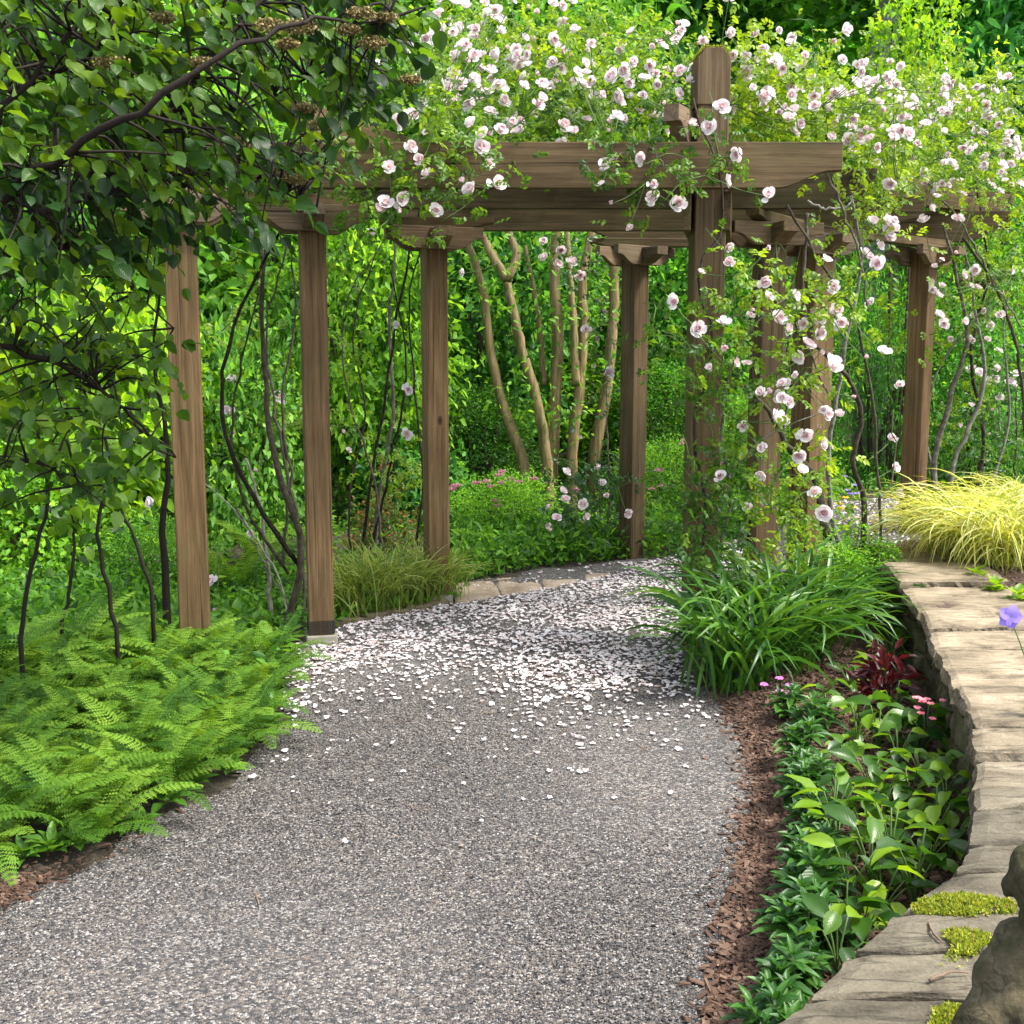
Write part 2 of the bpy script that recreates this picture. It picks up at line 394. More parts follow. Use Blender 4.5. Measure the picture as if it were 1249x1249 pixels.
def gravelmat():
    m, nt, out = newmat('gravel'); L = nt.links.new
    tc = N(nt, 'ShaderNodeTexCoord')
    v = N(nt, 'ShaderNodeTexVoronoi', Scale=135); L(tc.outputs['Object'], v.inputs['Vector'])
    sp = N(nt, 'ShaderNodeSeparateColor'); L(v.outputs['Color'], sp.inputs[0])
    c = ramp(nt, sp.outputs[0], [(0, (.014, .014, .016)), (.3, (.038, .037, .038)), (.55, (.077, .073, .071)), (.75, (.125, .101, .08)), (.88, (.175, .166, .157)), (1, (.29, .28, .265))])
    n1 = N(nt, 'ShaderNodeTexNoise', Scale=1.3, Detail=4); L(tc.outputs['Object'], n1.inputs['Vector'])
    g = ramp(nt, n1.outputs['Fac'], [(.3, (.82, .82, .83)), (.7, (1.1, 1.06, 1.02))])
    mx = N(nt, 'ShaderNodeMix', data_type='RGBA', blend_type='MULTIPLY'); mx.inputs['Factor'].default_value = 1; L(c, mx.inputs['A']); L(g, mx.inputs['B'])
    ed = ramp(nt, v.outputs['Distance'], [(.2, (1, 1, 1)), (.8, (.35, .35, .35))])
    p = N(nt, 'ShaderNodeBsdfPrincipled', Roughness=.85); L(mx.outputs['Result'], p.inputs['Base Color'])
    b = N(nt, 'ShaderNodeBump', Strength=1.0, Distance=.006); L(ed, b.inputs['Height']); L(b.outputs[0], p.inputs['Normal'])
    L(p.outputs[0], out.inputs[0]); return m

def soilmat(name, cols, sc=14):
    m, nt, out = newmat(name); L = nt.links.new
    tc = N(nt, 'ShaderNodeTexCoord')
    n1 = N(nt, 'ShaderNodeTexNoise', Scale=sc, Detail=10, Roughness=.75); L(tc.outputs['Object'], n1.inputs['Vector'])
    n2 = N(nt, 'ShaderNodeTexNoise', Scale=.6, Detail=4); L(tc.outputs['Object'], n2.inputs['Vector'])
    a = N(nt, 'ShaderNodeMath', operation='MULTIPLY_ADD'); L(n1.outputs['Fac'], a.inputs[0]); a.inputs[1].default_value = .7
    s = N(nt, 'ShaderNodeMath', operation='MULTIPLY'); L(n2.outputs['Fac'], s.inputs[0]); s.inputs[1].default_value = .3; L(s.outputs[0], a.inputs[2])
    c = ramp(nt, a.outputs[0], [(.3 + .4 * i / (len(cols) - 1), k) for i, k in enumerate(cols)])
    p = N(nt, 'ShaderNodeBsdfPrincipled', Roughness=.95); L(c, p.inputs['Base Color'])
    b = N(nt, 'ShaderNodeBump', Strength=.9, Distance=.03); L(n1.outputs['Fac'], b.inputs['Height']); L(b.outputs[0], p.inputs['Normal'])
    L(p.outputs[0], out.inputs[0]); return m

M = {}
M['post'] = woodmat('weathered_post_wood', 2)
M['beam'] = woodmat('weathered_beam_wood', 0, dark=(.018, .012, .006), mid=(.074, .051, .023), light=(.165, .122, .068), green=.6)
M['corbel'] = woodmat('pale_bracket_wood', 0, dark=(.04, .028, .016), mid=(.13, .094, .06), light=(.24, .185, .125), green=.35)
M['gravel'] = gravelmat()
M['pebble'] = rndmat('pebbles', [(.012, .012, .014), (.034, .033, .034), (.068, .065, .063), (.118, .096, .077), (.165, .157, .149), (.31, .30, .285)], .8)
M['soil'] = soilmat('leaf_litter_soil', [(.012, .009, .006), (.035, .026, .015), (.06, .05, .024)])
M['bedsoil'] = soilmat('bark_mulch_soil', [(.02, .012, .008), (.07, .04, .027), (.15, .09, .062)], 30)
M['chip'] = rndmat('bark_chips', [(.022, .012, .008), (.058, .032, .021), (.10, .060, .041), (.155, .105, .077)], .85, noise=.2)
M['stone'] = rockmat('sandstone_slab', [(.03, .025, .018), (.11, .09, .063), (.20, .168, .12), (.31, .27, .205)], bump=1.0, tint=True, crack=.55, sc=(5, 10, 10), moss=(.13, .12, .035), mossamt=.64)
M['greystone'] = rockmat('grey_lichened_slab', [(.03, .028, .02), (.085, .078, .058), (.135, .124, .095), (.23, .215, .175)], bump=1.0, moss=(.075, .075, .025), mossamt=.58)
M['face'] = rockmat('rough_wall_face', [(.015, .014, .008), (.06, .052, .028), (.13, .11, .062)], bump=1.0, moss=(.07, .075, .025), mossamt=.5)
M['flag'] = rockmat('pinkish_flagstone', [(.14, .10, .065), (.26, .20, .145), (.36, .30, .235)], layer=False, tint=True)
M['statue'] = rockmat('mossy_cast_stone', [(.006, .005, .003), (.032, .026, .013), (.068, .056, .030), (.125, .105, .066)], layer=False, moss=(.03, .033, .010), mossamt=.48, bump=1.0, scale=2.2, crack=.5)
M['bark'] = rndmat('dark_cane_bark', [(.012, .009, .006), (.035, .027, .018), (.06, .05, .035)], .85, noise=.9, bump=.5)
M['lichen'] = rndmat('lichened_cane_bark', [(.012, .009, .006), (.05, .04, .028), (.09, .078, .055), (.19, .19, .155)], .85, noise=1.5, bump=.6, nscale=22)
M['viburnum_bark'] = rndmat('viburnum_bark', [(.008, .006, .005), (.025, .018, .013)], .85, noise=.8, bump=.5)
M['crape'] = rndmat('smooth_peeling_bark', [(.035, .036, .012), (.11, .092, .036), (.205, .15, .07), (.33, .235, .125)], .65, noise=2.0, bump=.5, nscale=9, stretch=(3.2, 3.2, .35))
M['greytrunk'] = rndmat('furrowed_grey_bark', [(.08, .085, .09), (.2, .2, .21), (.32, .32, .32)], .9, noise=1.2, bump=1, nscale=18)
M['tree_bark'] = rndmat('brown_tree_bark', [(.03, .022, .015), (.09, .065, .045)], .9, noise=1, bump=.8)
M['green_stem'] = rndmat('green_stem', [(.05, .10, .025), (.09, .15, .04)], .5)
M['twig'] = rndmat('dry_twig', [(.09, .06, .04), (.24, .17, .12)], .8, noise=.6)
M['roseleaf'] = leafmat('rose_leaf', [(.025, .075, .012), (.065, .155, .016), (.15, .27, .02), (.26, .38, .026)], trans=.5, rough=.42, spec=.3)
M['roseleaf_shaded'] = leafmat('shaded_rose_leaf', [(.03, .08, .03), (.05, .12, .035), (.085, .18, .03)], trans=.4, rough=.35)  # shaded copy of the rose leaf, shade put into bluer, darker greens
M['rose'] = petalmat('pale_pink_rose', [(.80, .46, .50), (.80, .62, .64), (.80, .72, .73), (.82, .79, .795)], .3)
M['petal'] = petalmat('fallen_petal', [(.34, .27, .22), (.58, .48, .47), (.66, .61, .61), (.7, .68, .685)], .25)
M['viburnum'] = leafmat('viburnum_leaf', [(.010, .034, .008), (.022, .07, .010), (.065, .15, .013), (.16, .28, .016)], trans=.47, rough=.36, spec=.35, vein=.25, tgain=(1.7, 1.5, .5))
M['cyme'] = rndmat('faded_flower_head', [(.10, .10, .03), (.20, .16, .06), (.30, .22, .11)], .9)
M['fern'] = leafmat('fern_frond', [(.02, .066, .008), (.08, .18, .016), (.175, .30, .032)], trans=.42, rough=.6, spec=.15)
M['fernstem'] = rndmat('fern_midrib', [(.08, .20, .025)], .8, .05)
M['sedge'] = leafmat('variegated_sedge', [(.06, .12, .018), (.17, .25, .035), (.33, .37, .12)], trans=.4, rough=.45)
M['daylily'] = leafmat('daylily_blade', [(.018, .07, .012), (.042, .13, .017), (.095, .21, .024)], trans=.4, rough=.36, spec=.4)
M['goldgrass'] = leafmat('golden_hakone_grass', [(.13, .20, .025), (.40, .43, .08), (.66, .65, .32)], trans=.45, rough=.45)
M['bedleaf'] = leafmat('bedding_leaf', [(.022, .075, .010), (.055, .145, .013), (.125, .25, .016), (.22, .36, .02)], trans=.5, rough=.33, spec=.45, vein=.07)
M['vinca'] = leafmat('glossy_dark_leaf', [(.016, .065, .014), (.032, .11, .018), (.07, .18, .025)], trans=.35, rough=.36, spec=.35, vein=.1)
M['redleaf'] = leafmat('burgundy_leaf', [(.018, .005, .007), (.06, .009, .012), (.12, .018, .018)], trans=.35, rough=.3, tgain=(1.6, .8, .7))
M['ground_leaf'] = leafmat('ground_plant_leaf', [(.05, .14, .018), (.09, .22, .025), (.14, .3, .035)], trans=.45, rough=.4)
M['moss'] = leafmat('yellow_green_moss', [(.08, .12, .012), (.19, .26, .02), (.36, .40, .04), (.22, .13, .05)], trans=.3, rough=.8)
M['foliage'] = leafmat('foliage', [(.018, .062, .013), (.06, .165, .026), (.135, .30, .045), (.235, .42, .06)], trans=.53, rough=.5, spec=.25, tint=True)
M['rust'] = leafmat('rusty_new_growth', [(.06, .14, .02), (.10, .17, .025), (.28, .13, .05), (.36, .17, .08)], trans=.4, rough=.5, tgain=(1.3, 1, .7))
M['pinkbloom'] = petalmat('dusty_pink_bloom', [(.45, .16, .24), (.6, .3, .38)], .25)
M['magenta'] = petalmat('magenta_petal', [(.75, .12, .55), (.8, .25, .62)], .3)
M['coral'] = petalmat('coral_pink_petal', [(.75, .16, .22), (.8, .35, .38)], .3)
M['violet'] = petalmat('violet_petal', [(.28, .20, .72), (.42, .32, .8)], .35)
M['yellowp'] = petalmat('yellow_petal', [(.85, .5, .03)], .3)
M['dark'] = rndmat('dark_wire', [(.03, .028, .025)], .7)
M['plinth'] = rockmat('concrete_plinth', [(.10, .095, .075), (.2, .185, .145), (.3, .28, .22)], layer=False)

# ------------------------------------------------------------------ world and light
SUN_EL, SUN_AZ = R(57), R(104)          # azimuth measured from +Y (view direction) towards +X
w = bpy.data.worlds.new('World'); scene.world = w; w.use_nodes = True
nt = w.node_tree; bg = nt.nodes['Background']
sky = nt.nodes.new('ShaderNodeTexSky'); sky.sky_type = 'NISHITA'; sky.sun_disc = False
sky.sun_elevation = SUN_EL; sky.sun_rotation = SUN_AZ; sky.dust_density = 3.0; sky.air_density = 1.0
hs = nt.nodes.new('ShaderNodeHueSaturation'); hs.inputs['Saturation'].default_value = .45
nt.links.new(sky.outputs[0], hs.inputs['Color']); nt.links.new(hs.outputs[0], bg.inputs[0]); bg.inputs[1].default_value = .15
sd = bpy.data.lights.new('sun', 'SUN'); sd.energy = 2.0; sd.angle = R(10); sd.color = (1, .95, .86)
so = bpy.data.objects.new('sun', sd); COL.objects.link(so)
tosun = Vector((math.sin(SUN_AZ) * math.cos(SUN_EL), math.cos(SUN_AZ) * math.cos(SUN_EL), math.sin(SUN_EL)))
so.rotation_euler = tosun.to_track_quat('Z', 'Y').to_euler(); so.location = (0, 0, 20)

cd = bpy.data.cameras.new('camera'); co = bpy.data.objects.new('camera', cd); COL.objects.link(co)
cd.sensor_width = 36; cd.lens = 36 * F / 1249; cd.clip_end = 500; cd.clip_start = .05
co.location = (0, 0, CAMZ); co.rotation_euler = (math.pi / 2 - PITCH, 0, 0); scene.camera = co
scene.view_settings.view_transform = 'Standard'; scene.view_settings.look = 'None'
scene.view_settings.exposure = 1.95; scene.view_settings.gamma = 1
scene.cycles.max_bounces = 16; scene.cycles.diffuse_bounces = 10; scene.cycles.transmission_bounces = 12
scene.render.resolution_x = scene.render.resolution_y = 1024

# ------------------------------------------------------------------ terrain
def gridmesh(xs, ys, zf, keep=None):
    X, Y = np.meshgrid(xs, ys); Z = zf(X, Y); V = np.stack([X, Y, Z], -1).reshape(-1, 3)
    nx = len(xs); i, j = np.meshgrid(np.arange(len(xs) - 1), np.arange(len(ys) - 1))
    a = (j * nx + i).ravel(); q = np.stack([a, a + 1, a + nx + 1, a + nx], -1)
    if keep is not None:
        cx = (X[:-1, :-1] + X[1:, 1:]).ravel() / 2; cy = (Y[:-1, :-1] + Y[1:, 1:]).ravel() / 2
        q = q[keep(cx, cy)]
        used = np.unique(q); mp = np.full(len(V), -1); mp[used] = np.arange(len(used)); V = V[used]; q = mp[q]
    return V, q

xs = np.concatenate([np.linspace(-160, -16, 30)[:-1], np.linspace(-16, 16, 110), np.linspace(16, 160, 30)[1:]])
ys = np.concatenate([np.linspace(-60, -6, 14)[:-1], np.linspace(-6, 20, 110), np.linspace(20, 200, 60)[1:]])
V, q = gridmesh(xs, ys, lambda x, y: h(x, y) - .012)
mb = MB(); mb.add(V, None, q); tag(mb.build('ground', M['soil']), kind='structure')

pathpix = [(-60, 1125), (0, 1092), (120, 1045), (205, 998), (312, 930), (340, 880), (352, 805), (378, 775), (420, 765), (560, 735), (566, 712), (620, 702), (700, 690), (770, 684), (860, 668), (960, 640), (1020, 612), (1120, 606), (1260, 600), (1260, 630), (1130, 668), (1040, 690), (960, 720), (900, 760), (860, 830), (890, 866), (915, 900), (924, 960), (915, 1040), (898, 1130), (872, 1249)]
pw = [tuple(gpt(*p)[:2]) for p in pathpix]
pw = [(-4.5, 1.5), (-3.5, 2.9)] + pw + [(.55, 1.5), (.5, -3), (-4.5, -3)]
PATH = np.array(pw)
def edge_noise(x, y):
    return .035 * np.sin(x * 9 + y * 5) + .03 * np.sin(x * 23 - y * 17)
V, q = gridmesh(np.arange(-4.6, 6.6, .03), np.arange(-3, 12.6, .03), lambda x, y: h(x, y) + .004 * np.sin(x * 2.1) * np.sin(y * 1.7),
                lambda x, y: inpoly(x + edge_noise(x, y), y + edge_noise(y, x), PATH))
mb = MB(); mb.add(V, None, q); tag(mb.build('gravel_path', M['gravel']), kind='structure')

# loose pebbles (geometry) over the near path
def octa(mb, P, s, rnd, flat=.6):
    n = len(P); b = np.array([(1,0,0),(-1,0,0),(0,1,0),(0,-1,0),(0,0,1),(0,0,-1)], float)
    T = np.array([(0,2,4),(2,1,4),(1,3,4),(3,0,4),(2,0,5),(1,2,5),(3,1,5),(0,3,5)])
    a = rng.uniform(0, 6.28, n); sc = s[:, None] * rng.uniform(.6, 1.2, (n, 3)); sc[:, 2] *= flat
    v = b[None] * sc[:, None] + rng.normal(0, .18, (n, 6, 3)) * s[:, None, None]
    x = v[..., 0] * np.cos(a)[:, None] - v[..., 1] * np.sin(a)[:, None]; y = v[..., 0] * np.sin(a)[:, None] + v[..., 1] * np.cos(a)[:, None]
    V = np.stack([x, y, v[..., 2]], -1) + P[:, None]
    mb.add(V.reshape(-1, 3), (T[None] + (np.arange(n) * 6)[:, None, None]).reshape(-1, 3), None, np.repeat(rnd, 6))
n = 190000
pts = rng.uniform((-3.2, 2.5), (1.4, 6.2), (n, 2))
pts = np.concatenate([pts, rng.uniform((-2.4, 6.0), (2.5, 9.5), (60000, 2))])
pts = pts[inpoly(pts[:, 0] + edge_noise(pts[:, 0], pts[:, 1]), pts[:, 1], PATH)]
mb = MB(); P = np.c_[pts, h(pts[:, 0], pts[:, 1]) + .002]
octa(mb, P, rng.uniform(.0022, .0052, len(P)) * (1 + (rng.random(len(P)) < .02) * .8), np.clip(rng.beta(1.3, 1.5, len(P)), 0, 1))
tag(mb.build('gravel', M['pebble'], smooth=False), 'loose grey and tan gravel covering the garden path', 'gravel', kind='stuff')

# ------------------------------------------------------------------ wall geometry reference
WZ = .45
edgepix = [(1078, 688), (1100, 712), (1122, 742), (1134, 765), (1141, 788), (1166, 836), (1180, 868), (1187, 890), (1190, 921), (1188, 957), (1189, 984), (1182, 1028), (1165, 1062), (1098, 1112), (1040, 1160), (985, 1216), (925, 1272), (800, 1400)]
EDGE = np.array([gnd(px, py, WZ)[:2] for px, py in edgepix])
EDGE = np.concatenate([[EDGE[0] + (EDGE[0] - EDGE[2]) * .45], EDGE])
def wall_x(y):
    o = np.argsort(EDGE[:, 1]); return np.interp(y, EDGE[o, 1], EDGE[o, 0])

# raised bed behind the wall
def bedz(x, y):
    z = .415 + .02 * np.sin(x * 5) * np.sin(y * 4) + .12 * sm(2.4, 4.5, x)
    k = sm(7.7, 9.2, y)
    return z * (1 - k) + (h(x, y) - .02) * k
V, q = gridmesh(np.arange(.5, 9, .06), np.arange(.8, 9.4, .06), bedz, lambda x, y: x > wall_x(y) + .14)
mb = MB(); mb.add(V, None, q); tag(mb.build('raised_bed_soil', M['bedsoil']), kind='structure')
# planting bed in front of the wall
bedpix = [(890, 860), (915, 900), (924, 960), (915, 1040), (898, 1130), (872, 1249)]
bw = [tuple(gpt(*p)[:2]) for p in bedpix]
bl = np.array(bw + [(.55, 1.2)])
def bed_left(y):
    o = np.argsort(bl[:, 1]); return np.interp(y, bl[o, 1], bl[o, 0])
def lowbed(x, y):
    t = np.clip((x - bed_left(y)) / .25, 0, 1)
    return h(x, y) - .004 + .06 * t + .012 * np.sin(x * 31 + np.sin(y * 17)) * np.sin(y * 27) * t
V, q = gridmesh(np.arange(.2, 3.2, .025), np.arange(1.2, 7.4, .025), lowbed, lambda x, y: (x > bed_left(y) - .1) & (x < wall_x(y) + .2) & ~((y > 5.4) & (x < .8)))
mb = MB(); mb.add(V, None, q); tag(mb.build('planting_bed_soil', M['bedsoil']), kind='structure')

# bark chips
def chips(mb, P, s, rnd):
    n = len(P); b = np.array([(-1,-.32,0),(1,-.25,0),(.9,.3,0),(-.9,.33,0),(-.9,-.28,.18),(.85,-.2,.2),(.8,.25,.18),(-.8,.28,.16)], float)
    Q = np.array([(3,2,1,0),(4,5,6,7),(0,1,5,4),(1,2,6,5),(2,3,7,6),(3,0,4,7)])
    v = b[None] * s[:, None, None] * rng.uniform(.6, 1.3, (n, 1, 3)) + rng.normal(0, .08, (n, 8, 3)) * s[:, None, None]
    a = rng.uniform(0, 6.28, n); t = rng.normal(0, .3, n); 
    z = v[..., 2] * np.cos(t)[:, None] + v[..., 0] * np.sin(t)[:, None]; x0 = v[..., 0] * np.cos(t)[:, None] - v[..., 2] * np.sin(t)[:, None]
    x = x0 * np.cos(a)[:, None] - v[..., 1] * np.sin(a)[:, None]; y = x0 * np.sin(a)[:, None] + v[..., 1] * np.cos(a)[:, None]
    V = np.stack([x, y, z], -1) + P[:, None]
    mb.add(V.reshape(-1, 3), None, (Q[None] + (np.arange(n) * 8)[:, None, None]).reshape(-1, 4), np.repeat(rnd, 8))
mb = MB()
y = rng.uniform(1.6, 6.3, 26000); x = bed_left(y) + np.abs(rng.normal(0, .35, len(y))) + .035 - np.abs(rng.normal(0, .06, len(y)))
k = (x < wall_x(y) + .02); x, y = x[k], y[k]
chips(mb, np.c_[x, y, lowbed(x, y) + .008], rng.uniform(.008, .026, len(x)), np.clip(rng.normal(.5, .25, len(x)), 0, 1))
y = rng.uniform(2, 8, 6000); x = wall_x(y) + rng.uniform(.4, 1.6, len(y)); chips(mb, np.c_[x, y, bedz(x, y) + .006], rng.uniform(.008, .022, len(x)), np.clip(rng.normal(.55, .25, len(x)), 0, 1))
e = np.array([gpt(px, py) for px, py in [(-30, 1108), (40, 1085), (120, 1048), (205, 1000), (312, 932)]])
i = 3.999 * rng.beta(.6, 3.5, 900); j = i.astype(int); P = e[j] + (e[j + 1] - e[j]) * (i - j)[:, None] + np.c_[-np.abs(rng.normal(0, .12, len(i))) + .03, rng.normal(0, .05, len(i)), np.zeros(len(i))]
P[:, 2] = .005; chips(mb, P, rng.uniform(.006, .018, len(P)), np.clip(rng.normal(.4, .25, len(P)), 0, 1))
tag(mb.build('bark_mulch', M['chip'], smooth=False), 'reddish brown bark chips mulching the beds beside the path', 'mulch', kind='stuff')

# ------------------------------------------------------------------ stone wall
def slab(mb, A, B, C, D, z0, z1, nu=34, nv=22, rough=.012, rnd=.5, seed=0):
    """A->B along the exposed edge, D,C the far side; a rough slab"""
    u = np.linspace(0, 1, nu); v = np.linspace(0, 1, nv); U, Vv = np.meshgrid(u, v)
    P = ((1-U)*(1-Vv))[..., None]*A + (U*(1-Vv))[..., None]*B + (U*Vv)[..., None]*C + ((1-U)*Vv)[..., None]*D
    top = np.zeros((nv, nu, 3)); bot = np.zeros((nv, nu, 3))
    for i in range(nv):
        for j in range(nu):
            p = P[i, j]; e = min(U[i, j], 1 - U[i, j], Vv[i, j] , 1 - Vv[i, j])
            o = mnoise.noise_vector(Vector((p[0]*7+seed*3.1, p[1]*7, seed))) * rough * (1.1 if e < .01 else .5) + mnoise.noise_vector(Vector((p[0]*28+seed, p[1]*28, seed))) * rough * (.5 if e < .01 else .15)
            nz = mnoise.fractal(Vector((p[0]*5+seed, p[1]*9, seed*1.7)), .8, 2.3, 6) * rough * .5
            top[i, j] = (p[0]+o[0], p[1]+o[1]*.8, z1 + nz - (.009 if e < .01 else 0))
            bot[i, j] = (p[0]+o[0]*1.6, p[1]+o[1], z0)
    Vt = np.concatenate([top.reshape(-1, 3), bot.reshape(-1, 3)]); q = []; k = nu * nv
    for i in range(nv - 1):
        for j in range(nu - 1):
            a = i*nu+j; q.append((a, a+1, a+nu+1, a+nu)); q.append((k+a+nu, k+a+nu+1, k+a+1, k+a))
    bd = [(0, j) for j in range(nu)] + [(i, nu-1) for i in range(1, nv)] + [(nv-1, j) for j in range(nu-2, -1, -1)] + [(i, 0) for i in range(nv-2, 0, -1)]
    ids = [i*nu+j for i, j in bd]; n_ = len(ids)
    # middle ring with ragged relief
    mid = []
    cen = Vt[:k].mean(0)
    for a in ids:
        p = (Vt[a] + Vt[k + a]) / 2; d = unit((Vt[a] - cen) * np.array([1, 1, 0])); p = p + d * rng.uniform(-.008, .016); mid.append(p)
    Vt = np.concatenate([Vt, np.array(mid)]); m0 = 2 * k
    for t in range(n_):
        a, b = ids[t], ids[(t+1) % n_]; ma, mb_ = m0 + t, m0 + (t+1) % n_
        q.append((b, a, ma, mb_)); q.append((mb_, ma, k + a, k + b))
    mb.add(Vt, None, q, rnd)

wall = thing('stone_wall', (EDGE[8, 0], EDGE[8, 1], 0), 'low dry stone retaining wall capped with broad tan slabs beside the planting bed', 'stone wall')
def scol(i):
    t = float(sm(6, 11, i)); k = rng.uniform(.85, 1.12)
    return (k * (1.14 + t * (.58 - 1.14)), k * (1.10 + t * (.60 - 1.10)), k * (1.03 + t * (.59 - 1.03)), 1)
for i in range(len(EDGE) - 1):
    A = EDGE[i + 1]; B = EDGE[i]           # A nearer the camera
    wdt = .62 if i < 11 else .85 + .05 * (i - 11)
    far = np.array([wdt * rng.uniform(.9, 1.1), rng.uniform(-.03, .05)])
    g = (B - A) * np.clip(.015 / np.linalg.norm(B - A), .02, .12)
    mb = MB(); zt = WZ + (rng.uniform(-.016, .016) if i < 10 else rng.uniform(-.004, .004))
    if i in (3, 6, 10):                     # some courses are two slabs side by side
        k = rng.uniform(.5, .7)
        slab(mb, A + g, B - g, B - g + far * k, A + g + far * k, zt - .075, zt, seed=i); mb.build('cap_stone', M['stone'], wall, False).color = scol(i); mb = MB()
        slab(mb, A + g + far * (k + .03), B - g + far * (k + .03), B - g + far * 1.2, A + g + far * 1.2, zt - .08, zt - .012, seed=i + 40)
    else:
        slab(mb, A + g, B - g, B - g + far, A + g + far, zt - rng.uniform(.06, .085), zt, seed=i)
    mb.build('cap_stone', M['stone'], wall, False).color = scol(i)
# face of the wall: rough courses set back under the caps
mb = MB()
seg = np.r_[0, np.cumsum(np.linalg.norm(np.diff(EDGE, axis=0), axis=1))]
def along(s):
    return np.array([np.interp(s, seg, EDGE[:, 0]), np.interp(s, seg, EDGE[:, 1])])
for course, (z0, z1) in enumerate([(-.05, .10), (.10, .21), (.21, .30), (.30, .385)]):
    s = rng.uniform(0, .1)
    while s < seg[-1] - .1:
        l = rng.uniform(.14, .34); a = along(s); b = along(min(s + l - .012, seg[-1]))
        t = unit(b - a); nrm = np.array([t[1], -t[0]]);  nrm = nrm if nrm[0] > 0 else -nrm
        ins = rng.uniform(.012, .05)
        slab(mb, a + nrm * ins, b + nrm * ins, b + nrm * (ins + .3), a + nrm * (ins + .3), z0 + .004, z1 - .004, 7, 4, .022, seed=course * 31 + s)
        s += l
mb.build('wall_face', M['face'], wall, False)

# ------------------------------------------------------------------ pergola
perg = thing('pergola', (0, 7.8, 0), 'weathered brown timber pergola over the path, carrying the climbing roses', 'pergola')
def ogee(L0, L1, z0, z1, c=.3, left=True, right=True, low=.68):
    hh = z1 - z0; pr = [(L0, z1)]
    n_ = 8
    if left:
        pr += [(L0, z1 - hh * low)]
        pr += [(L0 + c * (.12 + .88 * i / n_), z1 - hh * (low + (1 - low) * (.5 - .5 * math.cos(math.pi * i / n_)))) for i in range(n_ + 1)]
    else: pr += [(L0, z0)]
    if right:
        pr += [(L1 - c * (.12 + .88 * i / n_), z1 - hh * (low + (1 - low) * (.5 - .5 * math.cos(math.pi * i / n_)))) for i in range(n_, -1, -1)]
        pr += [(L1, z1 - hh * low)]
    else: pr += [(L1, z0)]
    pr += [(L1, z1)]
    out = [pr[0]]
    for p in pr[1:]:
        if abs(p[0]-out[-1][0]) + abs(p[1]-out[-1][1]) > 1e-5: out.append(p)
    return out

def local_obj(mb, name, mat, x, y, z, rz, parent):
    m = mb.mesh(name, mat); o = bpy.data.objects.new(name, m); COL.objects.link(o)
    for pl in m.polygons: pl.use_smooth = False
    o.parent = parent; p = Vector(parent.location) if parent.type == 'EMPTY' else Vector()
    o.location = (x - p[0], y - p[1], z - p[2]); o.rotation_euler = (0, 0, rz); return o

